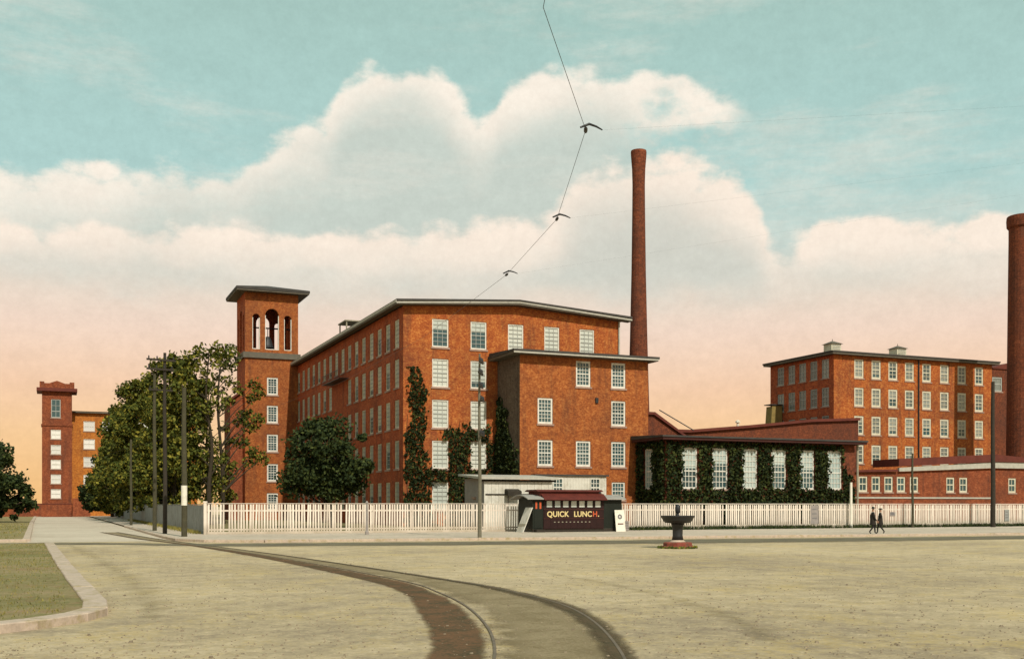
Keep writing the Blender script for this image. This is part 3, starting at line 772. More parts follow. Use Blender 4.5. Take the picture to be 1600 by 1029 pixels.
# ------------------------------------------------------------------ right mill
NX0, NX1, NY0, NY1, NZ = 99.5, 128.8, 120.8, 135.2, 23.0
rm = thing('right_mill', (NX0, NY0, 0), 'far right brick mill with two cream ventilators on its roof', 'mill')
rcols = [103.9, 106.95, 109.98, 113.0, 116.2, 119.55, 122.9, 126.25]
rrows = [7.95, 12.0, 15.95, 19.9]
lcols = [122.6, 125.1, 127.6, 130.1, 132.7]
mb = MB(); wall(mb, (NX0, NY0, 0), UX, -UY, NX1 - NX0, 0, NZ, [(x - NX0 - .825, x - NX0 + .825, z, z + 2.65) for x in rcols for z in rrows]); mb.build('front_wall', 'brick_orange_lit', rm)
mb = MB(); wall(mb, (NX0, NY0, 0), UY, -UX, NY1 - NY0, 0, NZ, [(y - NY0 - .775, y - NY0 + .775, z, z + 2.65) for y in lcols for z in rrows[1:]]); mb.build('side_wall', 'brick_red_shade', rm)
mb = MB(); mb.quad((NX1, NY0, 0), (NX1, NY1, 0), (NX1, NY1, NZ), (NX1, NY0, NZ)); mb.quad((NX1, NY1, 0), (NX0, NY1, 0), (NX0, NY1, NZ), (NX1, NY1, NZ)); mb.build('rear_wall', 'brick_red_shade', rm)
mb = MB(); cornice_ring(mb, NX0 - .002, NX1 + .002, NY0 - .002, NY1 + .002, NZ, 0.75, 0.25); mb.build('eave', 'cornice_paint', rm)
mb = MB(); ym = (NY0 + NY1) / 2
mb.v = [(NX0 - .85, NY0 - .85, NZ + .253), (NX1 + .85, NY0 - .85, NZ + .253), (NX1 + .85, NY1 + .85, NZ + .253), (NX0 - .85, NY1 + .85, NZ + .253),
        (NX0 - .85, NY0 - .85, NZ + .45), (NX1 + .85, NY0 - .85, NZ + .45), (NX1 + .85, NY1 + .85, NZ + .45), (NX0 - .85, NY1 + .85, NZ + .45), (NX0 + 7, ym, NZ + 1.3), (NX1 - 7, ym, NZ + 1.3)]
mb.f = [(3, 2, 1, 0), (0, 1, 5, 4), (1, 2, 6, 5), (2, 3, 7, 6), (3, 0, 4, 7), (4, 5, 9, 8), (5, 6, 9), (6, 7, 8, 9), (7, 4, 8)]
mb.build('roof', 'roof_tar', rm)
for x in rcols:
    for z in rrows: window('right_front', rm, (x, NY0, z), FRONT)
for y in lcols:
    for z in rrows[1:]: window('right_side', rm, (NX0, y, z), SIDE)
MB().tube([(114.6, NY0 - 0.12, 8), (114.6, NY0 - 0.12, NZ)], 0.1, 8).build('down_pipe', 'iron_black', rm)
def ventilator(x, y, lab):
    v = thing('roof_ventilator', (x, y, NZ + 0.8), lab, 'ventilator', 'cream ventilators on the right mill')
    z = NZ + 0.6
    b = MB().box(x - 0.85, x + 0.85, y - 0.85, y + 0.85, z, z + 1.45).build('louvre_box', 'frame_cream', v)
    for k_ in range(5):
        MB().box(x - 0.7, x + 0.7, y - 0.9, y - 0.851, z + 0.4 + k_ * 0.2, z + 0.47 + k_ * 0.2).build('louvre', 'frame_grey', b)
    mb = MB(); e = 1.08
    mb.v = [(x - e, y - e, z + 1.453), (x + e, y - e, z + 1.453), (x + e, y + e, z + 1.453), (x - e, y + e, z + 1.453), (x, y, z + 1.95)]
    mb.f = [(3, 2, 1, 0), (0, 1, 4), (1, 2, 4), (2, 3, 4), (3, 0, 4)]
    mb.build('cap', 'cornice_paint', v)
    MB().tube([(x, y, z + 1.93), (x, y, z + 2.2)], 0.04, 6).build('finial', 'iron_black', v)
ventilator(102.3, 124.5, 'cream louvred ventilator above the right mill corner')
ventilator(114.2, 124.5, 'cream louvred ventilator halfway along the right mill roof')
# sooty stair shaft behind the second chimney
ss = thing('stair_shaft', (129, 122, 0), 'dark sooty brick stair shaft between right mill and second chimney', 'building')
mb = MB(); wall(mb, (128.82, 121.6, 0), UX, -UY, 9, 0, 22.6, [(0.9, 2.9, 19.2, 21.4)]); mb.build('front_wall', 'brick_sooty', ss)
MB().box(128.82, 137.8, 121.95, 131, 0, 22.58).build('wall', 'brick_sooty', ss)
MB().prism([(128.82, 22.603), (138, 22.603), (138, 24.0), (133, 23.6), (130.2, 22.9)], 'y', 121.4, 131).build('roof', 'roof_red', ss)
win_proto('shaft', 2.0, 2.2, 2, 2, 'frame_grey', 'pane_far', 0.2, 0.08)
window('shaft', ss, (130.72, 121.6, 19.2), FRONT)

# low brick range in front of the right mill
lb = thing('low_range', (90.6, 106, 0), 'low brick range with small windows in front of the right mill', 'building')
LY = 106.0
lwin = [91.8, 93.8, 95.8, 97.8, 99.9, 105.9, 108.1, 116.6]
mb = MB(); wall(mb, (84.5, LY, 0), UX, -UY, 40.5, 0.13, 6.0, [(x - 84.5 - .675, x - 84.5 + .675, 3.75, 5.7) for x in lwin]); mb.build('front_wall', 'brick_umber', lb)
MB().prism([(84.5, 6.0), (125, 6.0), (125, 6.95), (113, 6.95), (97.0, 6.3), (84.5, 6.01)], 'y', LY + 0.0, LY + 4).build('upper_wall', 'brick_umber', lb)
MB().prism([(97.2, 6.33), (113, 6.97), (126, 6.97), (126, 7.75), (113, 7.75), (97.2, 6.8)], 'y', LY - 0.35, LY - 0.003).build('fascia', 'pale_trim', lb)
MB().prism([(97.0, 6.96), (113, 7.77), (126, 7.77), (126, 8.0), (113, 8.75), (97.0, 7.9)], 'y', LY - 0.5, LY + 4.2).build('roof', 'roof_red', lb)
MB().prism([(84.2, 6.02), (96.97, 6.32), (96.97, 6.6), (84.2, 6.3)], 'y', LY - 0.4, LY + 4.2).build('lower_roof', 'roof_red', lb)
MB().box(84.5, 113, LY - 0.09, LY - 0.003, 2.95, 3.15).build('string_course', 'pale_trim', lb)
for x in lwin: window('low', lb, (x, LY, 3.75), FRONT)

# ------------------------------------------------------------------ chimneys
def chimney(x, y, prof, lab, m):
    c_ = thing('factory_chimney', (x, y, 0), lab, 'chimney', 'tall round brick chimneys')
    MB().lathe(prof[:-4], x, y, 28).build('shaft', m, c_, smooth=False)
    z = prof[-4][1]
    MB().lathe([prof[-5], prof[-4], prof[-3], prof[-2], prof[-1], (prof[-1][0] * 0.7, prof[-1][1]), (prof[-1][0] * 0.7, prof[-1][1] - 1.5)], x, y, 28).build('crown', m, c_)
    return c_
chimney(59.75, 105.2, [(1.55, 0.0), (1.42, 5), (1.20, 12), (0.98, 20), (0.80, 28), (0.71, 35), (0.69, 37.6), (0.74, 39.4), (0.84, 40.6), (0.88, 41.2), (0.85, 41.4)],
        'tall tapering red brick chimney with flared top behind the engine house', 'brick_sooty')
chimney(123.8, 110.9, [(2.15, 0.0), (2.05, 8), (1.95, 16), (1.85, 26), (1.76, 34), (1.70, 39.0), (1.70, 40.4), (1.95, 40.7), (2.0, 41.6), (1.95, 42.1), (1.85, 42.2)],
        'second round brick chimney at the right edge of the picture', 'brick_sooty')

# ------------------------------------------------------------------ far mill at the end of the street
fm = thing('far_mill', (3, 222, 0), 'distant golden brick mill at the far end of the left street', 'mill')
fcx = [6.1, 9.4, 12.6, 15.8, 19, 22.2]; frz = [6.0, 9.4, 12.8, 16.2]
mb = MB(); wall(mb, (2.0, 221.0, 0), UX, -UY, 24, 0, 19.6, [(x - 2 - 1, x - 2 + 1, z, z + 1.9) for x in fcx for z in frz]); mb.build('front_wall', 'brick_gold', fm)
MB().box(2.0, 26, 221.4, 236, 0, 19.59).build('wall', 'brick_red_shade', fm)
MB().box(1.7, 26.4, 220.3, 236.4, 19.603, 19.9).build('eave', 'cornice_paint', fm)
MB().prism([(220.2, 19.903), (236.5, 19.903), (228, 20.5)], 'x', 1.6, 26.5).build('roof', 'roof_tar', fm)
for x in fcx:
    for z in frz: window('far', fm, (x, 221.0, z), FRONT)
ft = thing('far_tower', (-1.9, 216, 0), 'narrow dark red brick tower at the far end of the left street', 'tower')
fx0, fx1, fy0, fy1 = -2.1, 3.0, 216.0, 220.98
ftz = [14.3, 11.5, 8.8, 6.1, 3.4]
fc = (fx0 + fx1) / 2 - 0.2
mb = MB(); wall(mb, (fx0, fy0, 0), UX, -UY, fx1 - fx0, 0, 23.0, [(fc - fx0 - .85, fc - fx0 + .85, z, z + 1.7) for z in ftz] + [(fc - fx0 - .8, fc - fx0 + .8, 18.2, 21.6)]); mb.build('front_wall', 'brick_umber', ft)
mb = MB(); mb.quad((fx0, fy1, 0), (fx0, fy0, 0), (fx0, fy0, 23), (fx0, fy1, 23)); mb.quad((fx1, fy0, 0), (fx1, fy1, 0), (fx1, fy1, 23), (fx1, fy0, 23)); mb.quad((fx1, fy1, 0), (fx0, fy1, 0), (fx0, fy1, 23), (fx1, fy1, 23)); mb.build('side_wall', 'brick_umber', ft)
for z in ftz: window('far_tower', ft, (fc, fy0, z), FRONT)
window('far_belfry', ft, (fc, fy0, 18.2), FRONT)
mb = MB(); cornice_ring(mb, fx0 - .002, fx1 + .002, fy0 - .002, fy1 + .002, 16.7, 0.15, 0.3); mb.build('ledge', 'brick_umber', ft)
MB().box(fx0 - .9, fx1 + .9, fy0 - .9, fy1 + .9, 23.003, 23.6).build('cornice', 'roof_red', ft)
mb = MB(); mb.box(fx0 - .1, fx1 + .1, fy0 - .1, fy1 + .1, 23.603, 24.5)
for (x, y) in ((fx0, fy0), (fx1, fy0), (fx0, fy1), (fx1, fy1)): mb.box(x - .4, x + .4, y - .4, y + .4, 23.604, 24.75)
mb.prism([(fx0 + 1.2, 24.503), (fx1 - 1.2, 24.503), ((fx0 + fx1) / 2, 25.0)], 'y', fy0 - 0.09, fy1); mb.build('parapet', 'brick_umber', ft)
fw_ = thing('red_wall', (-4, 212, 0), 'low red brick wall at the foot of the distant tower', 'wall')
MB().box(-8.5, 6.0, 212.0, 212.4, 0.1, 2.3).build('masonry', 'brick_umber', fw_)
MB().box(-8.6, 6.1, 211.93, 212.47, 2.303, 2.45).build('coping', 'roof_red', fw_)
MB().box(3.0, 6.0, 209.6, 211.9, 0.1, 3.4).build('pier', 'brick_umber', fw_)

# ------------------------------------------------------------------ picket fences
def picket_mesh(h, wd):
    mb = MB(); mb.prism([(-wd / 2, 0), (wd / 2, 0), (wd / 2, h - 0.05), (0, h), (-wd / 2, h - 0.05)], 'y', -0.012, 0.012)
    return mb.mesh('picket', 'fence_white')
PK = [picket_mesh(2.02 + random.uniform(-0.012, 0.012), wd) for wd in (0.118, 0.112, 0.122, 0.115)]
PKR = [picket_mesh(1.98 + random.uniform(-0.012, 0.012), wd) for wd in (0.136, 0.125, 0.142, 0.130)]
def picket_fence(x0, x1, y, pitch, meshes, lab, zb=0.13):
    f = thing('picket_fence', (x0, y, zb), lab, 'fence')
    n = int((x1 - x0) / pitch)
    for i in range(n):
        if random.random() < 0.012: continue
        o = link('picket', meshes[i % 4], f, (0.08 + i * pitch + random.uniform(-0.008, 0.008), random.uniform(-0.004, 0.004), 0.05 + random.uniform(-0.012, 0.012)))
        o.rotation_euler = (0, random.gauss(0, 0.012), 0)
    for z in (0.25, 1.55):
        MB().box(x0, x1, y + 0.014, y + 0.07, zb + z, zb + z + 0.11).build('stringer', 'fence_white', f)
    MB().box(x0 - 0.03, x1, y - 0.05, y + 0.075, zb + 2.075, zb + 2.12).build('top_rail', 'fence_white', f)
    MB().box(x0, x1, y - 0.04, y - 0.0165, zb, zb + 0.16).build('base_board', 'fence_white', f)
    k_ = 0; x = x0 + 0.05
    while x < x1:
        MB().box(x - 0.07, x + 0.07, y + 0.072, y + 0.21, 0.0, zb + 2.07).build('post', 'fence_white', f)
        x += 2.9
    return f
picket_fence(9.6, 35.8, 76.1, 0.2, PK, 'white picket fence running left from the lunch wagon to the corner')
picket_fence(35.9, 92.0, 76.1, 0.2, PKR, 'close boarded pinkish white picket fence right of the lunch wagon')
# corner post
cp = thing('fence_post', (9.45, 76.1, 0.13), 'stout white corner post where picket and grey fences meet', 'post')
MB().box(9.36, 9.55, 76.0, 76.2, 0.1, 2.3).build('shaft', 'fence_white', cp)
MB().box(9.32, 9.59, 75.96, 76.24, 2.303, 2.38).build('cap', 'fence_white', cp)
# grey board fence up the street
bf = thing('board_fence', (9.6, 76.5, 0.13), 'weathered grey board fence along the left street under the trees', 'fence')
pm = MB()
for i in range(12):
    pm.box(-0.02 + (i % 2) * 0.006, 0.012 + (i % 2) * 0.006, i * 0.245 + 0.004, i * 0.245 + 0.238, 0, 1.95 + 0.02 * ((i * 7) % 3))
pmesh = pm.mesh('panel', 'fence_grey')
rmesh = MB().box(-0.05, 0.06, -0.02, 2.94, 2.01, 2.06).mesh('top_rail', 'fence_grey')
qmesh = MB().box(0.02, 0.14, -0.07, 0.07, -0.1, 2.0).mesh('post', 'fence_grey')
for i in range(45):
    y = 76.3 + i * 2.96
    for nm, me in (('panel', pmesh), ('top_rail', rmesh), ('post', qmesh)):
        link(nm, me, bf, (0, y - 76.5, 0))

# ------------------------------------------------------------------ white shed behind the fence
sd = thing('white_shed', (32.2, 82, 0.13), 'small whitewashed lean-to shed behind the picket fence', 'shed')
mb = MB()
for i in range(19):
    x = 32.2 + i * 0.32
    MB().box(x + 0.006, x + 0.314, 81.96 + (i % 2) * 0.012, 82.04, 0.13, 4.2).build('board', 'shed_white', sd)
MB().box(32.2, 32.28, 82.05, 86.5, 0.13, 4.35).build('side_wall', 'shed_grey', sd)
MB().box(38.2, 38.28, 82.05, 86.5, 0.13, 4.35).build('rear_wall', 'shed_grey', sd)
MB().prism([(81.5, 4.22), (86.8, 4.6), (86.8, 4.75), (81.5, 4.42)], 'x', 31.7, 38.7).build('roof', 'pale_trim', sd)
MB().box(31.75, 38.65, 81.93, 81.958, 4.05, 4.2).build('eave_shadow_strip', 'wood_dark', sd)  # dark strip drawn in as the shade under the roof overhang
MB().box(32.3, 38.2, 81.9, 81.955, 2.95, 3.05).build('rail', 'wood_dark', sd)
window('shed', sd, (32.18, 84.2, 2.8), SIDE)
hd = thing('dark_hood', (34.6, 81.6, 2.9), 'short dark hood fixed to the white shed beside the wagon roof', 'hood')
MB().prism([(81.2, 2.85), (81.9, 3.05), (81.9, 3.45), (81.2, 3.25)], 'x', 34.0, 35.2).build('hood_board', 'wood_dark', hd)
MB().box(34.02, 34.1, 81.3, 81.38, 0.13, 2.86).build('bracket', 'wood_dark', hd)

# ------------------------------------------------------------------ lunch wagon
WX0, WX1, WY0, WY1 = 32.3, 39.7, 72.5, 75.1
zg = 0.13
wg = thing('lunch_wagon', ((WX0 + WX1) / 2, WY0, zg), 'dark maroon lunch wagon lettered QUICK LUNCH beside the fence', 'wagon')
PX0, PX1 = 33.15, 38.15
MB().box(WX0, PX0, WY0 + 0.001, WY1, zg + 0.22, 2.58).build('door_end', 'wagon_green', wg)
MB().box(PX1, WX1, WY0 - 0.0, WY1, zg + 0.22, 2.62).build('closed_end', 'wagon_green', wg)
mb = MB(); wall(mb, (PX0, WY0 - 0.04, 0), UX, -UY, PX1 - PX0, zg + 0.22, 2.55, [(0.22 + i * 0.67, 0.22 + i * 0.67 + 0.56, 1.93, 2.47) for i in range(7) ], 0.1)
bd = mb.build('front_side', 'wagon_maroon', wg)
for i in range(7):
    x = PX0 + 0.22 + i * 0.67
    f = MB()
    f.box(x, x + .05, WY0 - 0.03, WY0 + 0.02, 1.93, 2.47); f.box(x + .51, x + .56, WY0 - 0.03, WY0 + 0.02, 1.93, 2.47)
    f.box(x + .05, x + .51, WY0 - 0.03, WY0 + 0.02, 1.93, 1.97); f.box(x + .05, x + .51, WY0 - 0.03, WY0 + 0.02, 2.43, 2.47)
    wn = f.build('window', 'wagon_green', wg)
    MB().quad((x + .04, WY0, 1.95), (x + .53, WY0, 1.95), (x + .53, WY0, 2.45), (x + .04, WY0, 2.45)).build('pane', 'pane_blind', wn)
MB().box(PX0, PX1, WY0 + 0.07, WY1, zg + 0.22, 2.55).build('interior', 'wood_dark', wg)
# curved canopy roof and red clerestory
mb = MB(); prof = [(WY0 - 0.35 + (WY1 - WY0 + 0.7) * i / 10, 2.60 + 0.30 * math.sin(math.pi * i / 10)) for i in range(11)]
poly = prof + [(y, z - 0.07) for y, z in prof[::-1]]
mb.prism(poly, 'x', WX0 - 0.55, WX1 + 0.2); mb.build('roof', 'wagon_roof', wg)
mb = MB(); mb.prism([(WY0 + 0.25, 2.78), (WY1 - 0.25, 2.78), (WY1 - 0.25, 3.12), (WY0 + 0.25, 3.12)], 'x', 33.0, 37.9); cl = mb.build('clerestory', 'wagon_red', wg)
mb = MB(); mb.prism([(WY0 + 0.05, 3.123), (WY1 - 0.05, 3.123), (WY1 - 0.4, 3.27), (WY0 + 0.4, 3.27)], 'x', 32.75, 38.2); mb.build('clerestory_roof', 'wagon_red', cl)
MB().prism([(WY0 - 0.52, 2.50), (WY0 - 0.49, 2.48), (WY0 + 0.2, 2.93), (WY0 + 0.2, 2.97)], 'x', PX0 - 0.1, PX1 + 0.1).build('awning', 'wagon_red', wg)
MB().box(PX0, PX1, WY0 - 0.075, WY0 - 0.043, 1.78, 1.84).build('upper_moulding', 'wagon_trim', wg)
sg = MB().box(PX0 + 0.1, PX1 - 0.05, WY0 - 0.07, WY0 - 0.043, 1.18, 1.76).build('sign_board', 'wagon_maroon', wg)
MB().box(PX0, PX1, WY0 - 0.075, WY0 - 0.043, 1.10, 1.16).build('lower_moulding', 'wagon_trim', wg)
for i in range(9):
    x = PX0 + 0.03 + i * 0.548
    MB().box(x, x + 0.535, WY0 - 0.062, WY0 - 0.043, zg + 0.27, 1.08).build('panel', 'wagon_maroon', wg)
def letters(txt, x, z, size, m, parent, y, sp=1.0):
    c_ = bpy.data.curves.new('t', 'FONT'); c_.body = txt; c_.size = size; c_.extrude = 0.006; c_.offset = 0.012 * size / 0.5; c_.space_character = sp
    o = bpy.data.objects.new('t', c_); COL.objects.link(o)
    bpy.context.view_layer.update()
    me = bpy.data.meshes.new_from_object(o.evaluated_get(bpy.context.evaluated_depsgraph_get()))
    w_ = max(v.co.x for v in me.vertices)
    me.transform(Matrix.Rotation(R(90), 4, 'X'))
    bpy.data.objects.remove(o); 
    me.materials.clear(); me.materials.append(MATS[m])
    for p in me.polygons: p.material_index = 0
    k_ = link('lettering', me, parent, Vector((x, y, z)) - abs_loc(parent))
    return w_
yl = WY0 - 0.078
wd = letters('QUICK', 33.42, 1.27, 0.56, 'letter_gold', wg, yl, 1.02)
x1 = 33.42 + wd + 0.38
wd = letters('LUNC', x1, 1.27, 0.56, 'letter_gold', wg, yl, 1.02)
wd2 = letters('H', x1 + wd + 0.06, 1.27, 0.56, 'letter_red', wg, yl)
letters('.', x1 + wd + wd2 + 0.12, 1.27, 0.56, 'letter_gold', wg, yl)
for i in range(10):      # worn row of small gilt strokes on the lower side
    x = 34.0 + i * 0.32
    MB().box(x, x + 0.12, WY0 - 0.068, WY0 - 0.0625, 0.84, 0.90).build('gilt_stroke', 'wood_pale', wg)
# door end: two red panes
dr = MB().box(32.42, 33.05, WY0 - 0.035, WY0 - 0.002, zg + 0.3, 2.45).build('door', 'wagon_green', wg)
for x in (32.5, 32.83): MB().box(x, x + 0.14, WY0 - 0.055, WY0 - 0.036, 1.85, 2.35).build('red_pane', 'letter_red', dr)
MB().box(32.4, 33.1, WY0 - 0.5, WY0 - 0.04, zg, zg + 0.2).build('step', 'wood_dark', wg)
for x in (33.9, 37.9):
    for y in (WY0 + 0.35, WY1 - 0.25):
        mb = MB(); mb.tube([(x, y - 0.06, zg + 0.45), (x, y + 0.06, zg + 0.45)], 0.45, 20); mb.build('wheel', 'iron_black', wg)
mb = MB(); mb.box(WX0 + 0.02, WX1 - 0.02, WY0 + 0.01, WY0 + 0.05, zg + 0.02, zg + 0.215); mb.build('skirt', 'wood_dark', wg)
MB().tube([(38.9, WY1 - 0.6, 2.7), (38.9, WY1 - 0.6, 3.3)], 0.08, 8).build('stove_pipe', 'iron_black', wg)

# placards by the wagon
pc = thing('placard', (39.35, 72.1, zg), 'white placard with dark emblem leaning at the wagon right end', 'placard')
mb = MB(); mb.prism([(71.95, zg), (71.99, zg), (72.27, 1.75), (72.23, 1.75)], 'x', 38.95, 39.75); mb.build('board', 'paint_white', pc)
def on(z): return 71.95 + (z - zg) * 0.1728 - 0.006
mb = MB()
for i in range(8):
    a = i * math.pi / 4; cx_, cz_ = 39.35 + 0.13 * math.cos(a), 1.25 + 0.13 * math.sin(a)
    P = [(cx_ + 0.075 * math.cos(q * math.pi / 3), cz_ + 0.075 * math.sin(q * math.pi / 3)) for q in range(6)]
    b0 = len(mb.v); mb.v += [(x, on(z) - 0.001 * i, z) for x, z in P]; mb.f.append(tuple(range(b0, b0 + 6)))
mb.build('emblem', 'print_grey', pc)
MB().quad((39.13, on(.66), .66), (39.6, on(.66), .66), (39.6, on(.75), .75), (39.13, on(.75), .75)).build('red_stroke', 'wagon_red', pc)
lb2 = thing('leaning_board', (31.7, 72.6, zg), 'pale board leaning against the left end of the wagon', 'board')
mb = MB(); mb.prism([(31.45, zg), (31.52, zg), (32.28, 1.95), (32.21, 1.95)], 'y', 72.4, 73.6)
mb.build('board', 'shed_white', lb2)
MB().prism([(31.62, 0.6), (31.66, 0.6), (31.72, 0.75), (31.68, 0.75)], 'y', 72.395, 73.605).build('cleat', 'wood_pale', lb2)
cr = thing('low_crate', (41.0, 74.9, zg), 'low grey slatted crate between the wagon and right fence', 'crate')
for i in range(4): MB().box(40.3, 41.5, 74.6, 74.63, zg + 0.02 + i * 0.19, zg + 0.17 + i * 0.19).build('slat', 'shed_grey', cr)
MB().box(40.33, 41.47, 74.64, 75.3, zg, zg + 0.74).build('body', 'shed_grey', cr)

# notices on the fence
def notice(x, w_, z0, z1, lab, m):
    n = thing('paper_notice', (x, 76.05, z0), lab, 'notice', 'weathered notices on the right fence')
    MB().box(x - w_ / 2, x + w_ / 2, 76.055, 76.08, z0, z1).build('sheet', m, n)
    for i in range(3): MB().box(x - w_ * 0.35, x + w_ * (0.2 + 0.05 * i), 76.049, 76.054, z1 - (i + 1) * (z1 - z0) * 0.24, z1 - (i + 1) * (z1 - z0) * 0.24 + 0.09).build('print_line', 'print_grey', n)
notice(60.6, 0.85, 0.5, 2.1, 'tall weathered grey notice on the fence below the ivy', 'shed_grey')
notice(69.2, 0.65, 1.15, 1.5, 'small grey notice on the fence right of the two men', 'shed_grey')
notice(83.0, 0.6, 0.6, 1.7, 'pale grey notice on the fence near the right edge', 'fence_grey')

# ------------------------------------------------------------------ poles
def pole(x, y, h, r0, r1, lab, m='wood_pole', arms=(), rot=0.0, band=None, zb=0.0):
    p = thing('utility_pole', (x, y, zb), lab, 'pole', 'wooden poles along the pavements')
    MB().tube([(x, y, zb - 0.2), (x + 0.02, y, zb + h * 0.3), (x - 0.02, y + 0.02, zb + h * 0.7), (x, y, zb + h)], [r0, r0 * 0.7 + r1 * 0.3, r0 * 0.3 + r1 * 0.7, r1], 10).build('shaft', m, p)
    for z, L, off in arms:
        a = MB().box(-L / 2 + off, L / 2 + off, -0.2, -0.1, z, z + 0.13)
        ao = link('crossarm', a.mesh('crossarm', 'wood_dark'), p, (0, 0, 0), rot)
        for q in range(4):
            xx = off + (-L / 2 + 0.15) + (L - 0.3) * q / 3
            MB().lathe([(0.04, z + 0.13), (0.05, z + 0.2), (0.045, z + 0.3), (0.02, z + 0.33)], xx, -0.15, 8).build('insulator', 'iron_black', ao, (0, 0, 0))
    if band:
        rb = r0 * 0.93 + 0.012
        MB().lathe([(rb, band[0]), (rb, band[1])], x, y, 14).build('white_band', 'paint_white', p)
    return p
pole(7.1, 79.0, 12.6, 0.16, 0.10, 'dark pole with two crossarms rising through the street trees', 'wood_dark', [(12.0, 2.0, -0.3), (11.35, 1.9, -0.35)], R(12), None, 0.13)
pole(7.2, 88.6, 12.2, 0.17, 0.11, 'brownish pole just left of the crossarm pole in the trees', 'wood_pole', [(10.9, 1.9, 0.4)], R(12), None, 0.13)
pole(7.55, 71.0, 9.4, 0.19, 0.13, 'pole with white painted band at the pavement corner', 'wood_pole', [], 0, (2.1, 3.35), 0.13)
pole(7.0, 113.5, 8.5, 0.14, 0.1, 'slim far pole before the left end of the trees', 'wood_pole', [], 0, None, 0.13)
pole(23.9, 61.6, 11.2, 0.125, 0.06, 'slender pole with staggered crossarms standing before the picket fence', 'wood_grey', [(10.6, 1.15, -.25), (9.9, 1.3, -.45), (9.1, 1.25, -.4), (8.3, 1.15, 0.1), (6.2, 1.5, 0.0)], R(58), None, 0.13)
pole(78.6, 73.6, 13.2, 0.22, 0.15, 'thick dark pole before the fence near the second chimney', 'wood_dark', [], 0, None, 0.13)
pole(70.5, 75.0, 6.6, 0.12, 0.08, 'thin pole before the fence left of the thick dark pole', 'wood_pole', [], 0, None, 0.13)
po = thing('iron_post', (19.4, 71.0, 0.13), 'short grey iron post on the pavement before the picket fence', 'post')
mb = MB().lathe([(0.13, 0.1), (0.13, 0.35), (0.09, 0.4), (0.075, 2.2), (0.10, 2.24), (0.10, 2.3), (0.03, 2.4)], 19.4, 71.0, 12); mb.build('shaft', 'shed_grey', po)
wp = thing('white_post', (64.15, 75.6, 0.13), 'pale whitewashed post at the right corner of the engine house', 'post')
MB().tube([(64.15, 75.6, 0.1), (64.15, 75.6, 4.1)], [0.13, 0.11], 10).build('shaft', 'paint_white', wp)

# overhead trolley wire with pull-off fittings
tw_ = thing('trolley_wire', (6, 14, 0), 'overhead trolley wire crossing the sky above the tram track', 'wire')
wp_ = [(2.4, 4.5, 6.05), (3.53, 7.72, 6.0), (5.09, 10.07, 6.0), (6.31, 13.35, 6.0), (7.05, 16.91, 6.0), (7.9, 24, 6.0), (8.4, 34, 6.0), (7.9, 46, 6.0), (6.6, 60, 6.0), (4.4, 80, 6.0), (3.0, 110, 6.0), (2.0, 200, 6.0)]
MB().tube(wp_, 0.0028, 5).build('wire', 'iron_black', tw_)
for i in (2, 3, 4):
    p = Vector(wp_[i]); e = Vector((30, 8, 10)); d = (e - p).normalized()
    q = [p + Vector((0, 0, 0.03)) - d * 0.06, p + d * 0.04 + Vector((0, 0, 0.06)), p + d * 0.12 + Vector((0, 0, 0.03)), p + d * 0.19 + Vector((0, 0, -0.01))]
    fo = thing('wire_hanger', p, ['dark hanger on the trolley wire, highest of the three', 'dark hanger on the trolley wire, middle of the three', 'dark hanger on the trolley wire, lowest of the three'][i - 2], 'hanger', 'hangers of the trolley wire')
    MB().tube(q, [0.010, 0.014, 0.011, 0.007], 8).build('hook', 'iron_black', fo)
    t_ = (Vector(wp_[i + 1]) - Vector(wp_[i - 1])).normalized()
    MB().tube([p - t_ * 0.09, p - t_ * .04, p + t_ * .04, p + t_ * 0.09], [0.006, 0.020, 0.020, 0.006], 8).build('ear', 'iron_black', fo)
    MB().tube([q[-1], e], 0.0004, 4).build('pull_off_wire', 'iron_black', fo)

# ------------------------------------------------------------------ drinking fountain
FX, FY = 28.2, 45.8
fo = thing('stone_fountain', (FX, FY, 0), 'black bowl fountain on a low dull red base in the road', 'fountain')
MB().lathe([(0.86, -0.02), (0.86, 0.09), (0.80, 0.12), (0.70, 0.12), (0.70, 0.26), (0.64, 0.30), (0.45, 0.31)], FX, FY, 8, 0.2).build('step', 'stone_red', fo)
MB().lathe([(0.40, 0.312), (0.36, 0.33), (0.30, 0.40)], FX, FY, 24).build('base', 'granite', fo)
MB().lathe([(0.29, 0.402), (0.245, 0.62), (0.25, 0.9), (0.29, 1.12), (0.33, 1.22)], FX, FY, 24, ).build('pedestal', 'iron_black', fo, smooth=True)
MB().lathe([(0.34, 1.222), (0.62, 1.25), (0.72, 1.36), (0.79, 1.50), (0.83, 1.54), (0.83, 1.60), (0.77, 1.60), (0.70, 1.46), (0.1, 1.42)], FX, FY, 32).build('bowl', 'iron_black', fo)
MB().lathe([(0.09, 1.43), (0.08, 1.66), (0.06, 1.70), (0.11, 1.74), (0.125, 1.82), (0.13, 2.0), (0.10, 2.10), (0.03, 2.16)], FX, FY, 16).build('finial', 'iron_black', fo, smooth=True)
ringg = MB()
for i in range(260):
    a = random.uniform(0, 2 * math.pi); r = random.uniform(0.80, 0.98)
    c_ = Vector((FX + r * math.cos(a), FY + r * math.sin(a), random.uniform(0.01, 0.10)))
    u = Vector((random.gauss(0, 1), random.gauss(0, 1), random.gauss(0, .6))).normalized() * 0.045; v = u.orthogonal().normalized() * 0.045
    ringg.quad(c_ - u - v, c_ + u - v, c_ + u + v, c_ - u + v)
o = ringg.build('weeds', 'leaf_elm', fo); o['kind'] = 'stuff'

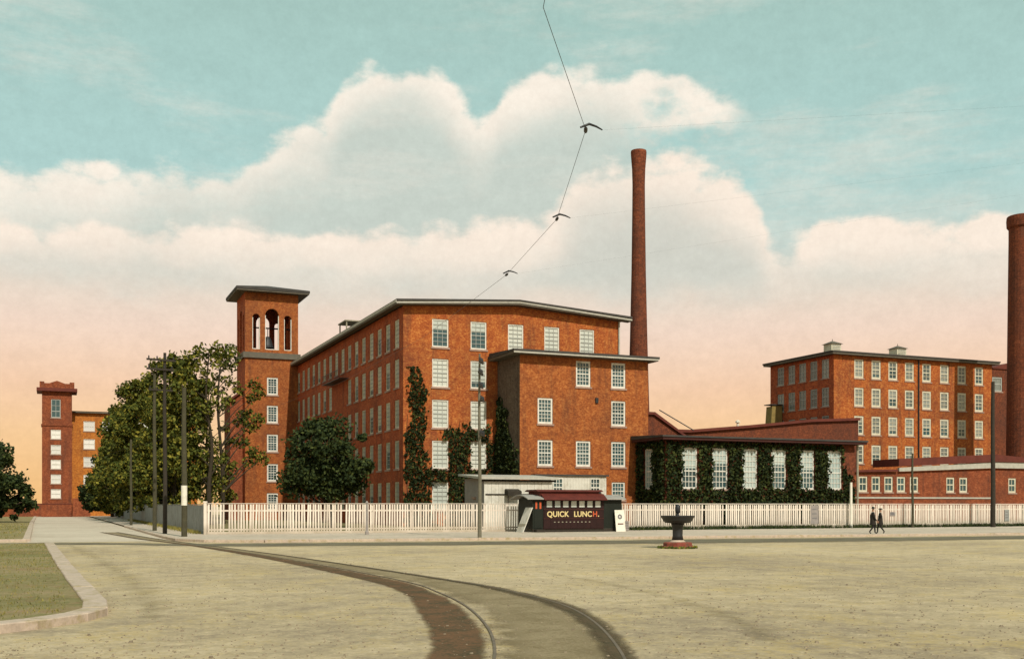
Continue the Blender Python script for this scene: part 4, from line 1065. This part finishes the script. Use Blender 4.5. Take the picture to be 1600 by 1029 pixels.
# ------------------------------------------------------------------ two men walking
def person(x, y, zb, face, h, lab, step=1.0, hat='derby'):
    P = {'pelvis': (0, 0, .93), 'belly': (0, .0, 1.10), 'chest': (0, .01, 1.32), 'neck': (0, .0, 1.49), 'head0': (0, -.015, 1.57), 'head': (0, -.02, 1.66), 'crown': (0, -.005, 1.75),
         'hipL': (.10, 0, .88), 'kneeL': (.105, -.15 * step, .50), 'ankL': (.10, -.17 * step, .09), 'toeL': (.11, -.33 * step, .04),
         'hipR': (-.10, 0, .88), 'kneeR': (-.105, .02 * step, .49), 'ankR': (-.10, .27 * step, .14), 'toeR': (-.11, .16 * step, .03),
         'shL': (.19, .01, 1.42), 'elL': (.26, .10 * step, 1.14), 'wrL': (.25, -.03, .90), 'paL': (.245, -.06, .82),
         'shR': (-.19, .01, 1.42), 'elR': (-.26, -.03, 1.13), 'wrR': (-.25, -.16 * step, .92), 'paR': (-.245, -.20 * step, .85)}
    rad = {'pelvis': (.155, .125), 'belly': (.165, .13), 'chest': (.185, .13), 'neck': (.062, .062), 'head0': (.068, .075), 'head': (.078, .095), 'crown': (.06, .07),
           'hip': (.10, .105), 'knee': (.068, .07), 'ank': (.048, .055), 'toe': (.042, .035), 'sh': (.075, .075), 'el': (.055, .058), 'wr': (.035, .042), 'pa': (.03, .042)}
    E = [('pelvis', 'belly'), ('belly', 'chest'), ('chest', 'neck'), ('neck', 'head0'), ('head0', 'head'), ('head', 'crown')]
    for s_ in 'LR': E += [('pelvis', 'hip' + s_), ('hip' + s_, 'knee' + s_), ('knee' + s_, 'ank' + s_), ('ank' + s_, 'toe' + s_), ('chest', 'sh' + s_), ('sh' + s_, 'el' + s_), ('el' + s_, 'wr' + s_), ('wr' + s_, 'pa' + s_)]
    keys = list(P); idx = {k_: i for i, k_ in enumerate(keys)}
    me = bpy.data.meshes.new('body'); me.from_pydata([P[k_] for k_ in keys], [(idx[a], idx[b]) for a, b in E], [])
    o = bpy.data.objects.new('body_tmp', me); COL.objects.link(o)
    md = o.modifiers.new('skin', 'SKIN'); sb = o.modifiers.new('sub', 'SUBSURF'); sb.levels = sb.render_levels = 2
    for k_ in keys:
        q = me.skin_vertices[0].data[idx[k_]]; kk = k_ if k_ in rad else k_[:-1]; q.radius = rad[kk]; q.use_root = (k_ == 'pelvis')
    bpy.context.view_layer.update()
    bm = bpy.data.meshes.new_from_object(o.evaluated_get(bpy.context.evaluated_depsgraph_get()))
    bpy.data.objects.remove(o)
    mb = MB(); mb.v = [tuple(v.co) for v in bm.vertices]; mb.f = [tuple(p.vertices) for p in bm.polygons]
    body_f = len(mb.f)
    for s_, sg_ in (('L', 1), ('R', -1)):      # five fingers on each hand, nose and ears
        b = Vector(P['pa' + s_])
        for q in range(4):
            o0 = b + Vector((0.0, -0.033 + q * 0.022, -0.02)); L = (.075, .088, .085, .066)[q]
            mb.tube([o0, o0 + Vector((-0.004 * sg_, -0.006, -L * .5)), o0 + Vector((-0.02 * sg_, -0.01, -L))], [.010, .0095, .007], 6)
        mb.tube([b + Vector((0, -0.03, 0.02)), b + Vector((-0.02 * sg_, -0.06, -0.01)), b + Vector((-0.028 * sg_, -0.07, -0.045))], [.012, .011, .008], 6)
        mb.tube([(0.075 * sg_, -.01, 1.68), (0.088 * sg_, 0.0, 1.66), (0.078 * sg_, -0.005, 1.63)], [.012, .016, .01], 6)
    mb.tube([(0, -.11, 1.685), (0, -.135, 1.65), (0, -.108, 1.64)], [.008, .016, .012], 6)
    me = bpy.data.meshes.new('body'); me.from_pydata(mb.v, [], mb.f)
    for nm in ('skin', 'coat_dark', 'trousers_dark', 'iron_black'): me.materials.append(MATS[nm])
    for p in me.polygons:
        c_ = p.center; p.use_smooth = True
        if p.index >= body_f: p.material_index = 0
        elif c_.z > 1.515: p.material_index = 0
        elif abs(c_.x) > 0.2 and c_.z < 0.905: p.material_index = 0
        elif c_.z > 0.86 or abs(c_.x) > .205: p.material_index = 1
        elif c_.z > 0.12: p.material_index = 2
        else: p.material_index = 3
    t = thing('person', (x, y, zb), lab, 'person', None, face)
    t.scale = (h / 1.75,) * 3
    def part(nm, me_):
        q = bpy.data.objects.new(nm, me_); COL.objects.link(q); q.parent = t; return q
    part('body', me)
    # knee length coat skirt round the hips
    c_ = MB()
    ringz = [(1.30, .20, .15), (1.08, .205, .165), (.92, .215, .18), (.74, .225, .205), (.62, .23, .215)]
    for z, a, b in ringz:
        for j in range(18):
            an = 2 * math.pi * j / 18; wv = 1 + 0.03 * math.sin(5 * an + z * 9)
            c_.v.append((a * math.cos(an) * wv, b * math.sin(an) * wv + 0.0, z))
    for k_ in range(len(ringz) - 1):
        for j in range(18): c_.f.append((k_ * 18 + j, k_ * 18 + (j + 1) % 18, (k_ + 1) * 18 + (j + 1) % 18, (k_ + 1) * 18 + j))
    part('coat', c_.mesh('coat', 'coat_dark', True))
    hm = MB()
    if hat == 'derby': hm.lathe([(0.145, 1.735), (0.15, 1.745), (0.105, 1.75), (0.108, 1.80), (0.09, 1.85), (0.05, 1.875), (0.005, 1.88)], 0, -0.01, 20)
    else: hm.lathe([(0.10, 1.735), (0.135, 1.75), (0.14, 1.79), (0.10, 1.82), (0.01, 1.83)], 0, -0.01, 20); hm.prism([(-.08, -.13), (.08, -.13), (.06, -.19), (-.06, -.19)], 'z', 1.735, 1.748)
    part('hat', hm.mesh('hat', 'hat_felt', True))
    part('collar', MB().lathe([(.066, 1.49), (.07, 1.53), (.066, 1.535)], 0, 0, 14).mesh('collar', 'paint_white'))
    return t
person(51.6, 58.6, 0.15, R(65), 1.74, 'walking man in dark coat and round hat, left of the pair')
person(52.5, 58.9, 0.15, R(60), 1.68, 'walking man in dark coat and flat cap, right of the pair', -1.0, 'cap')

# ------------------------------------------------------------------ vegetation
def leaf(mb, c_, s_, up=0.35):
    n = Vector((random.gauss(0, 1), random.gauss(0, 1), random.gauss(up, 1)))
    if n.length < 1e-3: n = Vector((0, 0, 1))
    n.normalize(); u = n.orthogonal().normalized(); u.rotate(Matrix.Rotation(random.uniform(0, 6.28), 3, n)); v = n.cross(u)
    a, b = s_ * random.uniform(.7, 1.2), s_ * random.uniform(.5, .9)
    i = len(mb.v)
    mb.v += [tuple(c_ - u * a), tuple(c_ - v * b * .9 + u * a * .1), tuple(c_ + u * a), tuple(c_ + v * b + u * a * .05)]
    mb.f.append((i, i + 1, i + 2, i + 3))
def clump(mb, c_, r, n, s_):
    for _ in range(n):
        d = Vector((random.gauss(0, 1), random.gauss(0, 1), random.gauss(0, .75)))
        d = d.normalized() * r * (random.random() ** 0.45) * (1.0 if random.random() < .88 else random.uniform(1, 1.6))
        leaf(mb, c_ + d, s_)
def tree(name, lab, x, y, crown, m, leaf_s=0.26, dens=1.0, trunk_h=4.0, tr=0.28, fork=3, clumps=None, n_cl=60, group='trees of the mill yard'):
    """crown: list of ellipsoids (cx, cy, cz, rx, ry, rz); clumps: explicit list of (point, radius, leaves)"""
    t = thing(name, (x, y, 0.1), lab, 'tree', group)
    C = list(clumps or [])
    tot = sum(e[3] * e[4] * e[5] for e in crown) or 1
    for (cx, cy, cz, rx, ry, rz) in crown:
        for _ in range(int(n_cl * rx * ry * rz / tot)):
            d = Vector((random.gauss(0, 1), random.gauss(0, 1), random.gauss(0, 1))).normalized() * (random.random() ** 0.33)
            if random.random() < 0.45: d = d.normalized() * random.uniform(.85, 1.08)
            C.append((Vector((cx + d.x * rx, cy + d.y * ry, cz + d.z * rz)), random.choice((.4, .6, .8, 1.0, 1.25)) * random.uniform(.85, 1.15), int(random.uniform(60, 150) * dens)))
    lf = MB()
    for p, r, n in C: clump(lf, Vector(p), r, n, leaf_s)
    topz = max(p[2] for p, r, n in C)
    wood = MB()
    tp = [Vector((x, y, 0.05)), Vector((x + random.uniform(-.15, .15), y, trunk_h * .5)), Vector((x + random.uniform(-.2, .2), y + .1, trunk_h)), Vector((x + random.uniform(-.5, .5), y, (trunk_h + topz) / 2)), Vector((x + random.uniform(-.6, .6), y, topz - 0.8))]
    tp = catmull(tp, 4); nT = len(tp)
    wood.tube(tp, [tr * (1.25 if i == 0 else 1) * (1 - 0.85 * i / nT) for i in range(nT)], 9)
    wo_ = wood.build('trunk', 'bark', t)
    for k_ in range(min(len(C), 26 if not clumps else 40)):
        p = Vector(C[k_ if clumps else random.randrange(len(C))][0])
        cand = [q for q in tp if q.z < p.z - 0.2 and q.z > trunk_h * 0.45] or [tp[nT // 3]]
        q = min(cand, key=lambda v: abs((p.z - v.z) - 0.75 * ((p - v).xy.length)))
        mid = (p + q) / 2 + Vector((random.uniform(-.3, .3), random.uniform(-.3, .3), random.uniform(-.1, .5)))
        rr = max(0.035, tr * 0.33 * (1 - q.z / (topz + 1)) + 0.03)
        MB().tube(catmull([q, mid, p], 4), [rr * (1 - .8 * i / 8) for i in range(9)], 5).build('branch', 'bark', t)
    cr_ = lf.build('crown', m, t); cr_['kind'] = 'stuff'
    return t
# the dense row along the street
tree('elm_tree', 'tall dense elm behind the crossarm pole, nearest of the street row', 11.3, 117, [(11.6, 117, 11.9, 3.1, 3.4, 5.7), (11.0, 117, 6.0, 3.5, 3.5, 4.4)], 'leaf_elm', 0.20, 1.5, 4, .34, n_cl=170)
tree('elm_tree', 'broad dense elm in the street row, second from the tower', 10.6, 134, [(10.4, 134, 11.8, 4.0, 4.0, 5.2), (10.2, 134, 6.0, 4.6, 4.0, 4.9)], 'leaf_elm', 0.22, 1.5, 4, .34, n_cl=180)
tree('elm_tree', 'broad olive green elm in the middle of the street row', 10.2, 154, [(10.0, 154, 11.0, 4.6, 4.4, 5.8), (9.8, 154, 6.0, 4.6, 4.2, 4.2)], 'leaf_elm', 0.25, 1.5, 4, .34, n_cl=150)
tree('elm_tree', 'rounded elm hiding the right windows of the far mill', 10.0, 174, [(10.0, 174, 8.6, 3.7, 4.2, 5.2), (8.8, 174, 4.6, 4.0, 4, 3.4)], 'leaf_elm', 0.27, 1.5, 3.5, .3, n_cl=130)
tree('elm_tree', 'lowest farthest elm at the left end of the street row', 9.0, 194, [(9.4, 194, 6.2, 3.4, 4, 5.2), (7.2, 194, 3.6, 3.2, 4, 2.8)], 'leaf_dark', 0.28, 1.5, 3, .3, n_cl=110)
# airy trees beside the tower
def cl(px, py, d, r, n): return (at(px, py, d), r, int(n * 0.95))
tree('airy_tree', 'thin airy tree with bare forked trunk left of the bell tower', 14.6, 113.2, [], 'leaf_elm', 0.22, 1, 8, .27, clumps=[
    cl(315, 562, 110, .8, 55), cl(328, 552, 110, .9, 70), cl(342, 546, 110, .9, 90), cl(352, 556, 111, .8, 80), cl(336, 566, 110, .8, 50), cl(322, 580, 110, .7, 35), cl(306, 574, 110, .7, 40),
    cl(333, 610, 110, .8, 50), cl(340, 628, 110, .9, 70), cl(326, 634, 109, .8, 60), cl(312, 655, 110, .9, 80), cl(300, 640, 110, .9, 70), cl(318, 676, 110, .9, 80), cl(304, 690, 111, 1.0, 110),
    cl(318, 712, 111, 1.1, 200), cl(306, 735, 111, 1.3, 260), cl(300, 600, 110, .8, 90), cl(298, 620, 110, .9, 120), cl(292, 588, 110, .8, 90), cl(322, 600, 110, .7, 60), cl(326, 728, 112, 1.2, 200), cl(338, 752, 113, 1.2, 180), cl(300, 710, 111, 1.2, 200), cl(296, 760, 112, 1.2, 240), cl(312, 610, 111, .8, 80), cl(306, 660, 111, .9, 110), cl(322, 650, 111, .8, 80), cl(300, 560, 111, .8, 80), cl(310, 548, 111, .7, 60), cl(330, 690, 112, .9, 110), cl(344, 715, 113, .9, 100), cl(322, 752, 112, 1.1, 150), cl(308, 770, 112, 1.1, 160), cl(330, 778, 112, 1.0, 130)])
tree('airy_tree', 'leaning airy tree with branches spreading across the tower face', 16.6, 119, [], 'leaf_elm', 0.22, 1, 7, .3, clumps=[
    cl(358, 545, 118, .8, 70), cl(366, 556, 118, .8, 90), cl(362, 572, 118, .7, 60), cl(352, 590, 118, .6, 30), cl(348, 640, 118, .7, 40), cl(398, 600, 120, .8, 80), cl(405, 614, 120, .8, 90), cl(393, 622, 120, .7, 60),
    cl(376, 655, 120, .9, 110), cl(392, 664, 120, 1.0, 140), cl(404, 654, 120, .8, 80), cl(384, 646, 120, .8, 80), cl(396, 708, 120, .9, 100), cl(410, 716, 120, .9, 110), cl(388, 722, 120, .8, 70), cl(350, 720, 119, .7, 50), cl(342, 760, 119, 1.0, 160), cl(352, 745, 119, .9, 110), cl(356, 775, 119, 1.0, 160), cl(372, 610, 119, .7, 60), cl(380, 690, 120, .8, 80), cl(350, 570, 118, .7, 70), cl(340, 556, 118, .7, 60), cl(362, 600, 119, .8, 70), cl(356, 625, 119, .8, 70), cl(362, 690, 119, .8, 80), cl(360, 730, 119, .9, 100)])
tree('airy_tree', 'slim bare trunked tree between the two airy trees', 15.3, 122, [], 'leaf_elm', 0.22, 1, 9, .2, clumps=[
    cl(340, 590, 120, .7, 45), cl(330, 600, 120, .7, 40), cl(346, 612, 120, .7, 40), cl(350, 668, 120, .7, 50), cl(336, 700, 120, .7, 60), cl(332, 740, 120, .9, 90)])
# dark tree in the yard in front of the mill
tree('yard_tree', 'dark spreading tree in the yard before the mill side wall', 22.4, 93.5, [(22.3, 93.5, 6.2, 3.5, 3.2, 3.3), (20.4, 93.5, 4.6, 2.9, 2.4, 1.6), (23.5, 93.5, 4.4, 2.5, 2.2, 1.8)], 'leaf_dark', 0.18, 1.5, 2.6, .22, n_cl=95)
# left edge
tree('round_tree', 'dark round tree at the far left edge of the picture', -6.6, 140, [(-6.6, 140, 5.2, 3.2, 3.0, 4.0), (-5.0, 140, 3.2, 2.6, 2.4, 2.6)], 'leaf_dark', 0.24, 1.4, 2.5, .3, n_cl=80, group='trees at the left edge')
tree('round_tree', 'smaller tree behind the dark tree at the left edge', -11.5, 165, [(-11.0, 165, 5.0, 4.2, 3.6, 4.0)], 'leaf_elm', 0.36, 1.0, 2.5, .3, n_cl=70, group='trees at the left edge')

# ivy on the walls
from mathutils import noise as mnoise
def ivy(lab, o, u, n, box, cover, dens, holes=(), s_=0.17, thick=0.34):
    """leaves spread over a wall where cover(a, z) beats a ragged noise, except over the windows"""
    o = Vector(o); u = Vector(u); n = Vector(n)
    t = thing('ivy', o + Vector((0, 0, 0.13)), lab, 'ivy', 'ivy on the mill walls')
    lf = MB(); st = MB()
    a0, a1, z0, z1 = box
    for _ in range(int(dens * (a1 - a0) * (z1 - z0))):
        a = random.uniform(a0, a1); z = random.uniform(z0, z1)
        N = 0.5 + 0.55 * mnoise.noise(Vector((a * 0.8, z * 0.7, o.x))) + 0.35 * mnoise.noise(Vector((a * 2.6, z * 2.2, o.y)))
        c_ = cover(a, z) - N
        if c_ < 0 and random.random() > 0.12 * max(0, 1 + c_ * 4): continue
        rag = 0.22 * mnoise.noise(Vector((a * 3, z * 3, 5.0))) + random.uniform(-.06, .06)
        if any(h[0] + rag < a < h[1] - rag and h[2] + rag < z < h[3] - rag * 0.5 for h in holes): continue
        depth = 0.05 + thick * random.random() * min(1, max(0.15, c_ * 1.6 + 0.3)) * (0.6 + 0.8 * (0.5 + mnoise.noise(Vector((a * 1.3, z * 1.3, 9.0)))))
        leaf(lf, o + u * a + Vector((0, 0, z)) + n * depth, s_ * random.uniform(.7, 1.15), 0.25)
    for k_ in range(max(2, int((a1 - a0) / 1.6))):
        a = random.uniform(a0 + .2, a1 - .2); zt = z0
        while zt < z1 and cover(a, zt) > 0.45: zt += 0.5
        if zt - z0 < 1: continue
        if any(h[0] - .1 < a < h[1] + .1 for h in holes): zt = min(zt, min(h[2] for h in holes if h[0] - .1 < a < h[1] + .1) - .2)
        if zt - z0 < 1: continue
        pts = [o + u * (a + 0.12 * math.sin(q * 1.7 + a)) + n * .04 + Vector((0, 0, max(0.1, z0) + (zt - z0) * q / 4)) for q in range(5)]
        stm = MB().tube(catmull(pts, 2), [0.05 * (1 - 0.08 * i_) for i_ in range(9)], 5)
        stm.build('stem', 'bark', t)
    f = lf.build('foliage', 'leaf_ivy', t); f['kind'] = 'stuff'
    return t
def blob(E):
    def f(a, z):
        b = 0
        for (ca, cz, ra, rz) in E:
            r = math.hypot((a - ca) / ra, (z - cz) / rz)
            b = max(b, 1.35 - 0.95 * r)
        return b
    return f
ivy('ragged ivy climbing the left corner of the mill front', (MX0, MY0, 0), UX, -UY, (0, 3.2, 0.13, 15.2),
    blob([(1.3, 12.3, 1.0, 2.6), (1.2, 9.0, 1.1, 2.8), (1.2, 5.5, 1.3, 3.2), (1.3, 2.0, 1.9, 3.4)]), 95, fh)
ivy('ivy sheet between the two lower window columns of the mill front', (MX0, MY0, 0), UX, -UY, (2.2, 9.6, 0.13, 10.2),
    blob([(5.7, 3.6, 1.9, 5.0), (5.6, 7.6, 1.9, 2.3), (8.9, 4.6, 1.5, 5.0), (7.4, 8.9, 2.0, 1.3), (3.8, 4.6, 2.2, 1.2), (7.4, 4.7, 2.0, 1.5)]), 95, fh)
ivy('dark pointed ivy mass on the shaded side of the brick block', (BX0, BY1, 0), -UY, -UX, (0, 5.4, 0.13, 13.0),
    blob([(1.6, 4.0, 2.6, 5.2), (1.3, 8.0, 1.7, 4.0), (0.9, 10.5, 1.0, 2.6), (3.9, 3.4, 2.0, 4.2)]), 95)
eh = [(x - GX0 - 0.875, x - GX0 + 0.875, 3.65, 7.55) for x in ex]
def ecov(a, z): return 1.55 - 0.20 * max(0, z - 5.6) / 2.4 - 0.75 * max(0, a - 13) / 9 * max(0, z - 3.2) / 3.5 - 0.5 * max(0, a - 20.3)
ivy('thick ivy between the tall windows of the engine house', (GX0, GY0, 0), UX, -UY, (0.0, GX1 - GX0, 0.13, 8.1), ecov, 100, eh, 0.18)
ivy('dark ivy covering the shaded left end of the engine house', (GX0, GY0 + 5.0, 0), -UY, -UX, (0, 5.0, 0.13, 8.1), lambda a, z: 1.5 - 0.25 * max(0, z - 6), 100, [(1.125, 2.875, 3.65, 7.55)], 0.18)

# grass and weeds
def grass(name, lab, pts, h, s_, m):
    mb = MB()
    for (x, y, z) in pts:
        a = random.uniform(0, 6.28); l = random.uniform(.5, 1) * h; dx, dy = math.cos(a) * s_, math.sin(a) * s_
        bx, by = random.gauss(0, .35) * l, random.gauss(0, .35) * l
        mb.tri((x - dx, y - dy, z), (x + dx, y + dy, z), (x + bx, y + by, z + l))
    o = mb.build(name, m); tag(o, lab, 'grass', None, 'stuff'); return o
P = []
while len(P) < 26000:
    y = random.uniform(19, 62); x = random.uniform(-22, 0.2)
    if y < 19.6 + (-x) * 0 and x > -1.0: continue
    if y < 21.6 + x * 0.6 and x > -4: continue
    if x > -0.25 + (y - 62) * -0.02: continue
    if random.random() > 0.35 + 0.65 * (0.5 + 0.5 * math.sin(x * 1.1 + 2 * math.sin(y * 0.35))): continue
    P.append((x, y, 0.098))
grass('verge_grass', 'short dry grass on the corner verge at the left', P, 0.07, 0.012, 'leaf_grass')
P = []
for i in range(9000):
    x = random.uniform(42, 92); 
    if random.random() > 0.35 + 0.65 * (0.5 + 0.5 * math.sin(x * .9 + 1.5 * math.sin(x * .37))): continue
    P.append((x, 76.0 - abs(random.gauss(0, .38)), 0.13))
grass('fence_weeds', 'dark weeds growing along the foot of the right fence', P, 0.42, 0.035, 'leaf_dark')
P = []
for i in range(5000):
    P.append((random.uniform(-30, -2.2), random.uniform(69.5, 130), 0.098))
grass('far_grass', 'rough grass beside the left street', P, 0.16, 0.03, 'leaf_grass')
P = [(9.4 - abs(random.gauss(0, .3)), random.uniform(77, 150), 0.13) for i in range(2500)]
grass('street_weeds', 'brown weeds along the grey board fence', P, 0.3, 0.03, 'leaf_grass')

# loose stones on the dirt road near the camera
mb = MB()
for i in range(5200):
    d = 13 + 34 * random.random() ** 1.6; px = random.uniform(-60, 1660)
    q = at(px, 789, d); r = random.uniform(.006, .022) * (1 if random.random() < .95 else 1.8)
    if (q.x < 1.0 and q.y > 19): continue
    b0 = len(mb.v)
    for z, rr in ((-0.004, 1.0), (r * .7, .65)):
        for k_ in range(5):
            an = k_ * 1.257 + i; g_ = r * rr * random.uniform(.75, 1.25)
            mb.v.append((q.x + g_ * math.cos(an), q.y + g_ * math.sin(an), z))
    for k_ in range(5): mb.f.append((b0 + k_, b0 + (k_ + 1) % 5, b0 + 5 + (k_ + 1) % 5, b0 + 5 + k_))
    mb.f.append(tuple(b0 + 5 + k_ for k_ in range(5)))
o = mb.build('gravel', 'road_stone'); tag(o, 'loose small stones scattered over the dirt road', 'gravel', None, 'stuff')
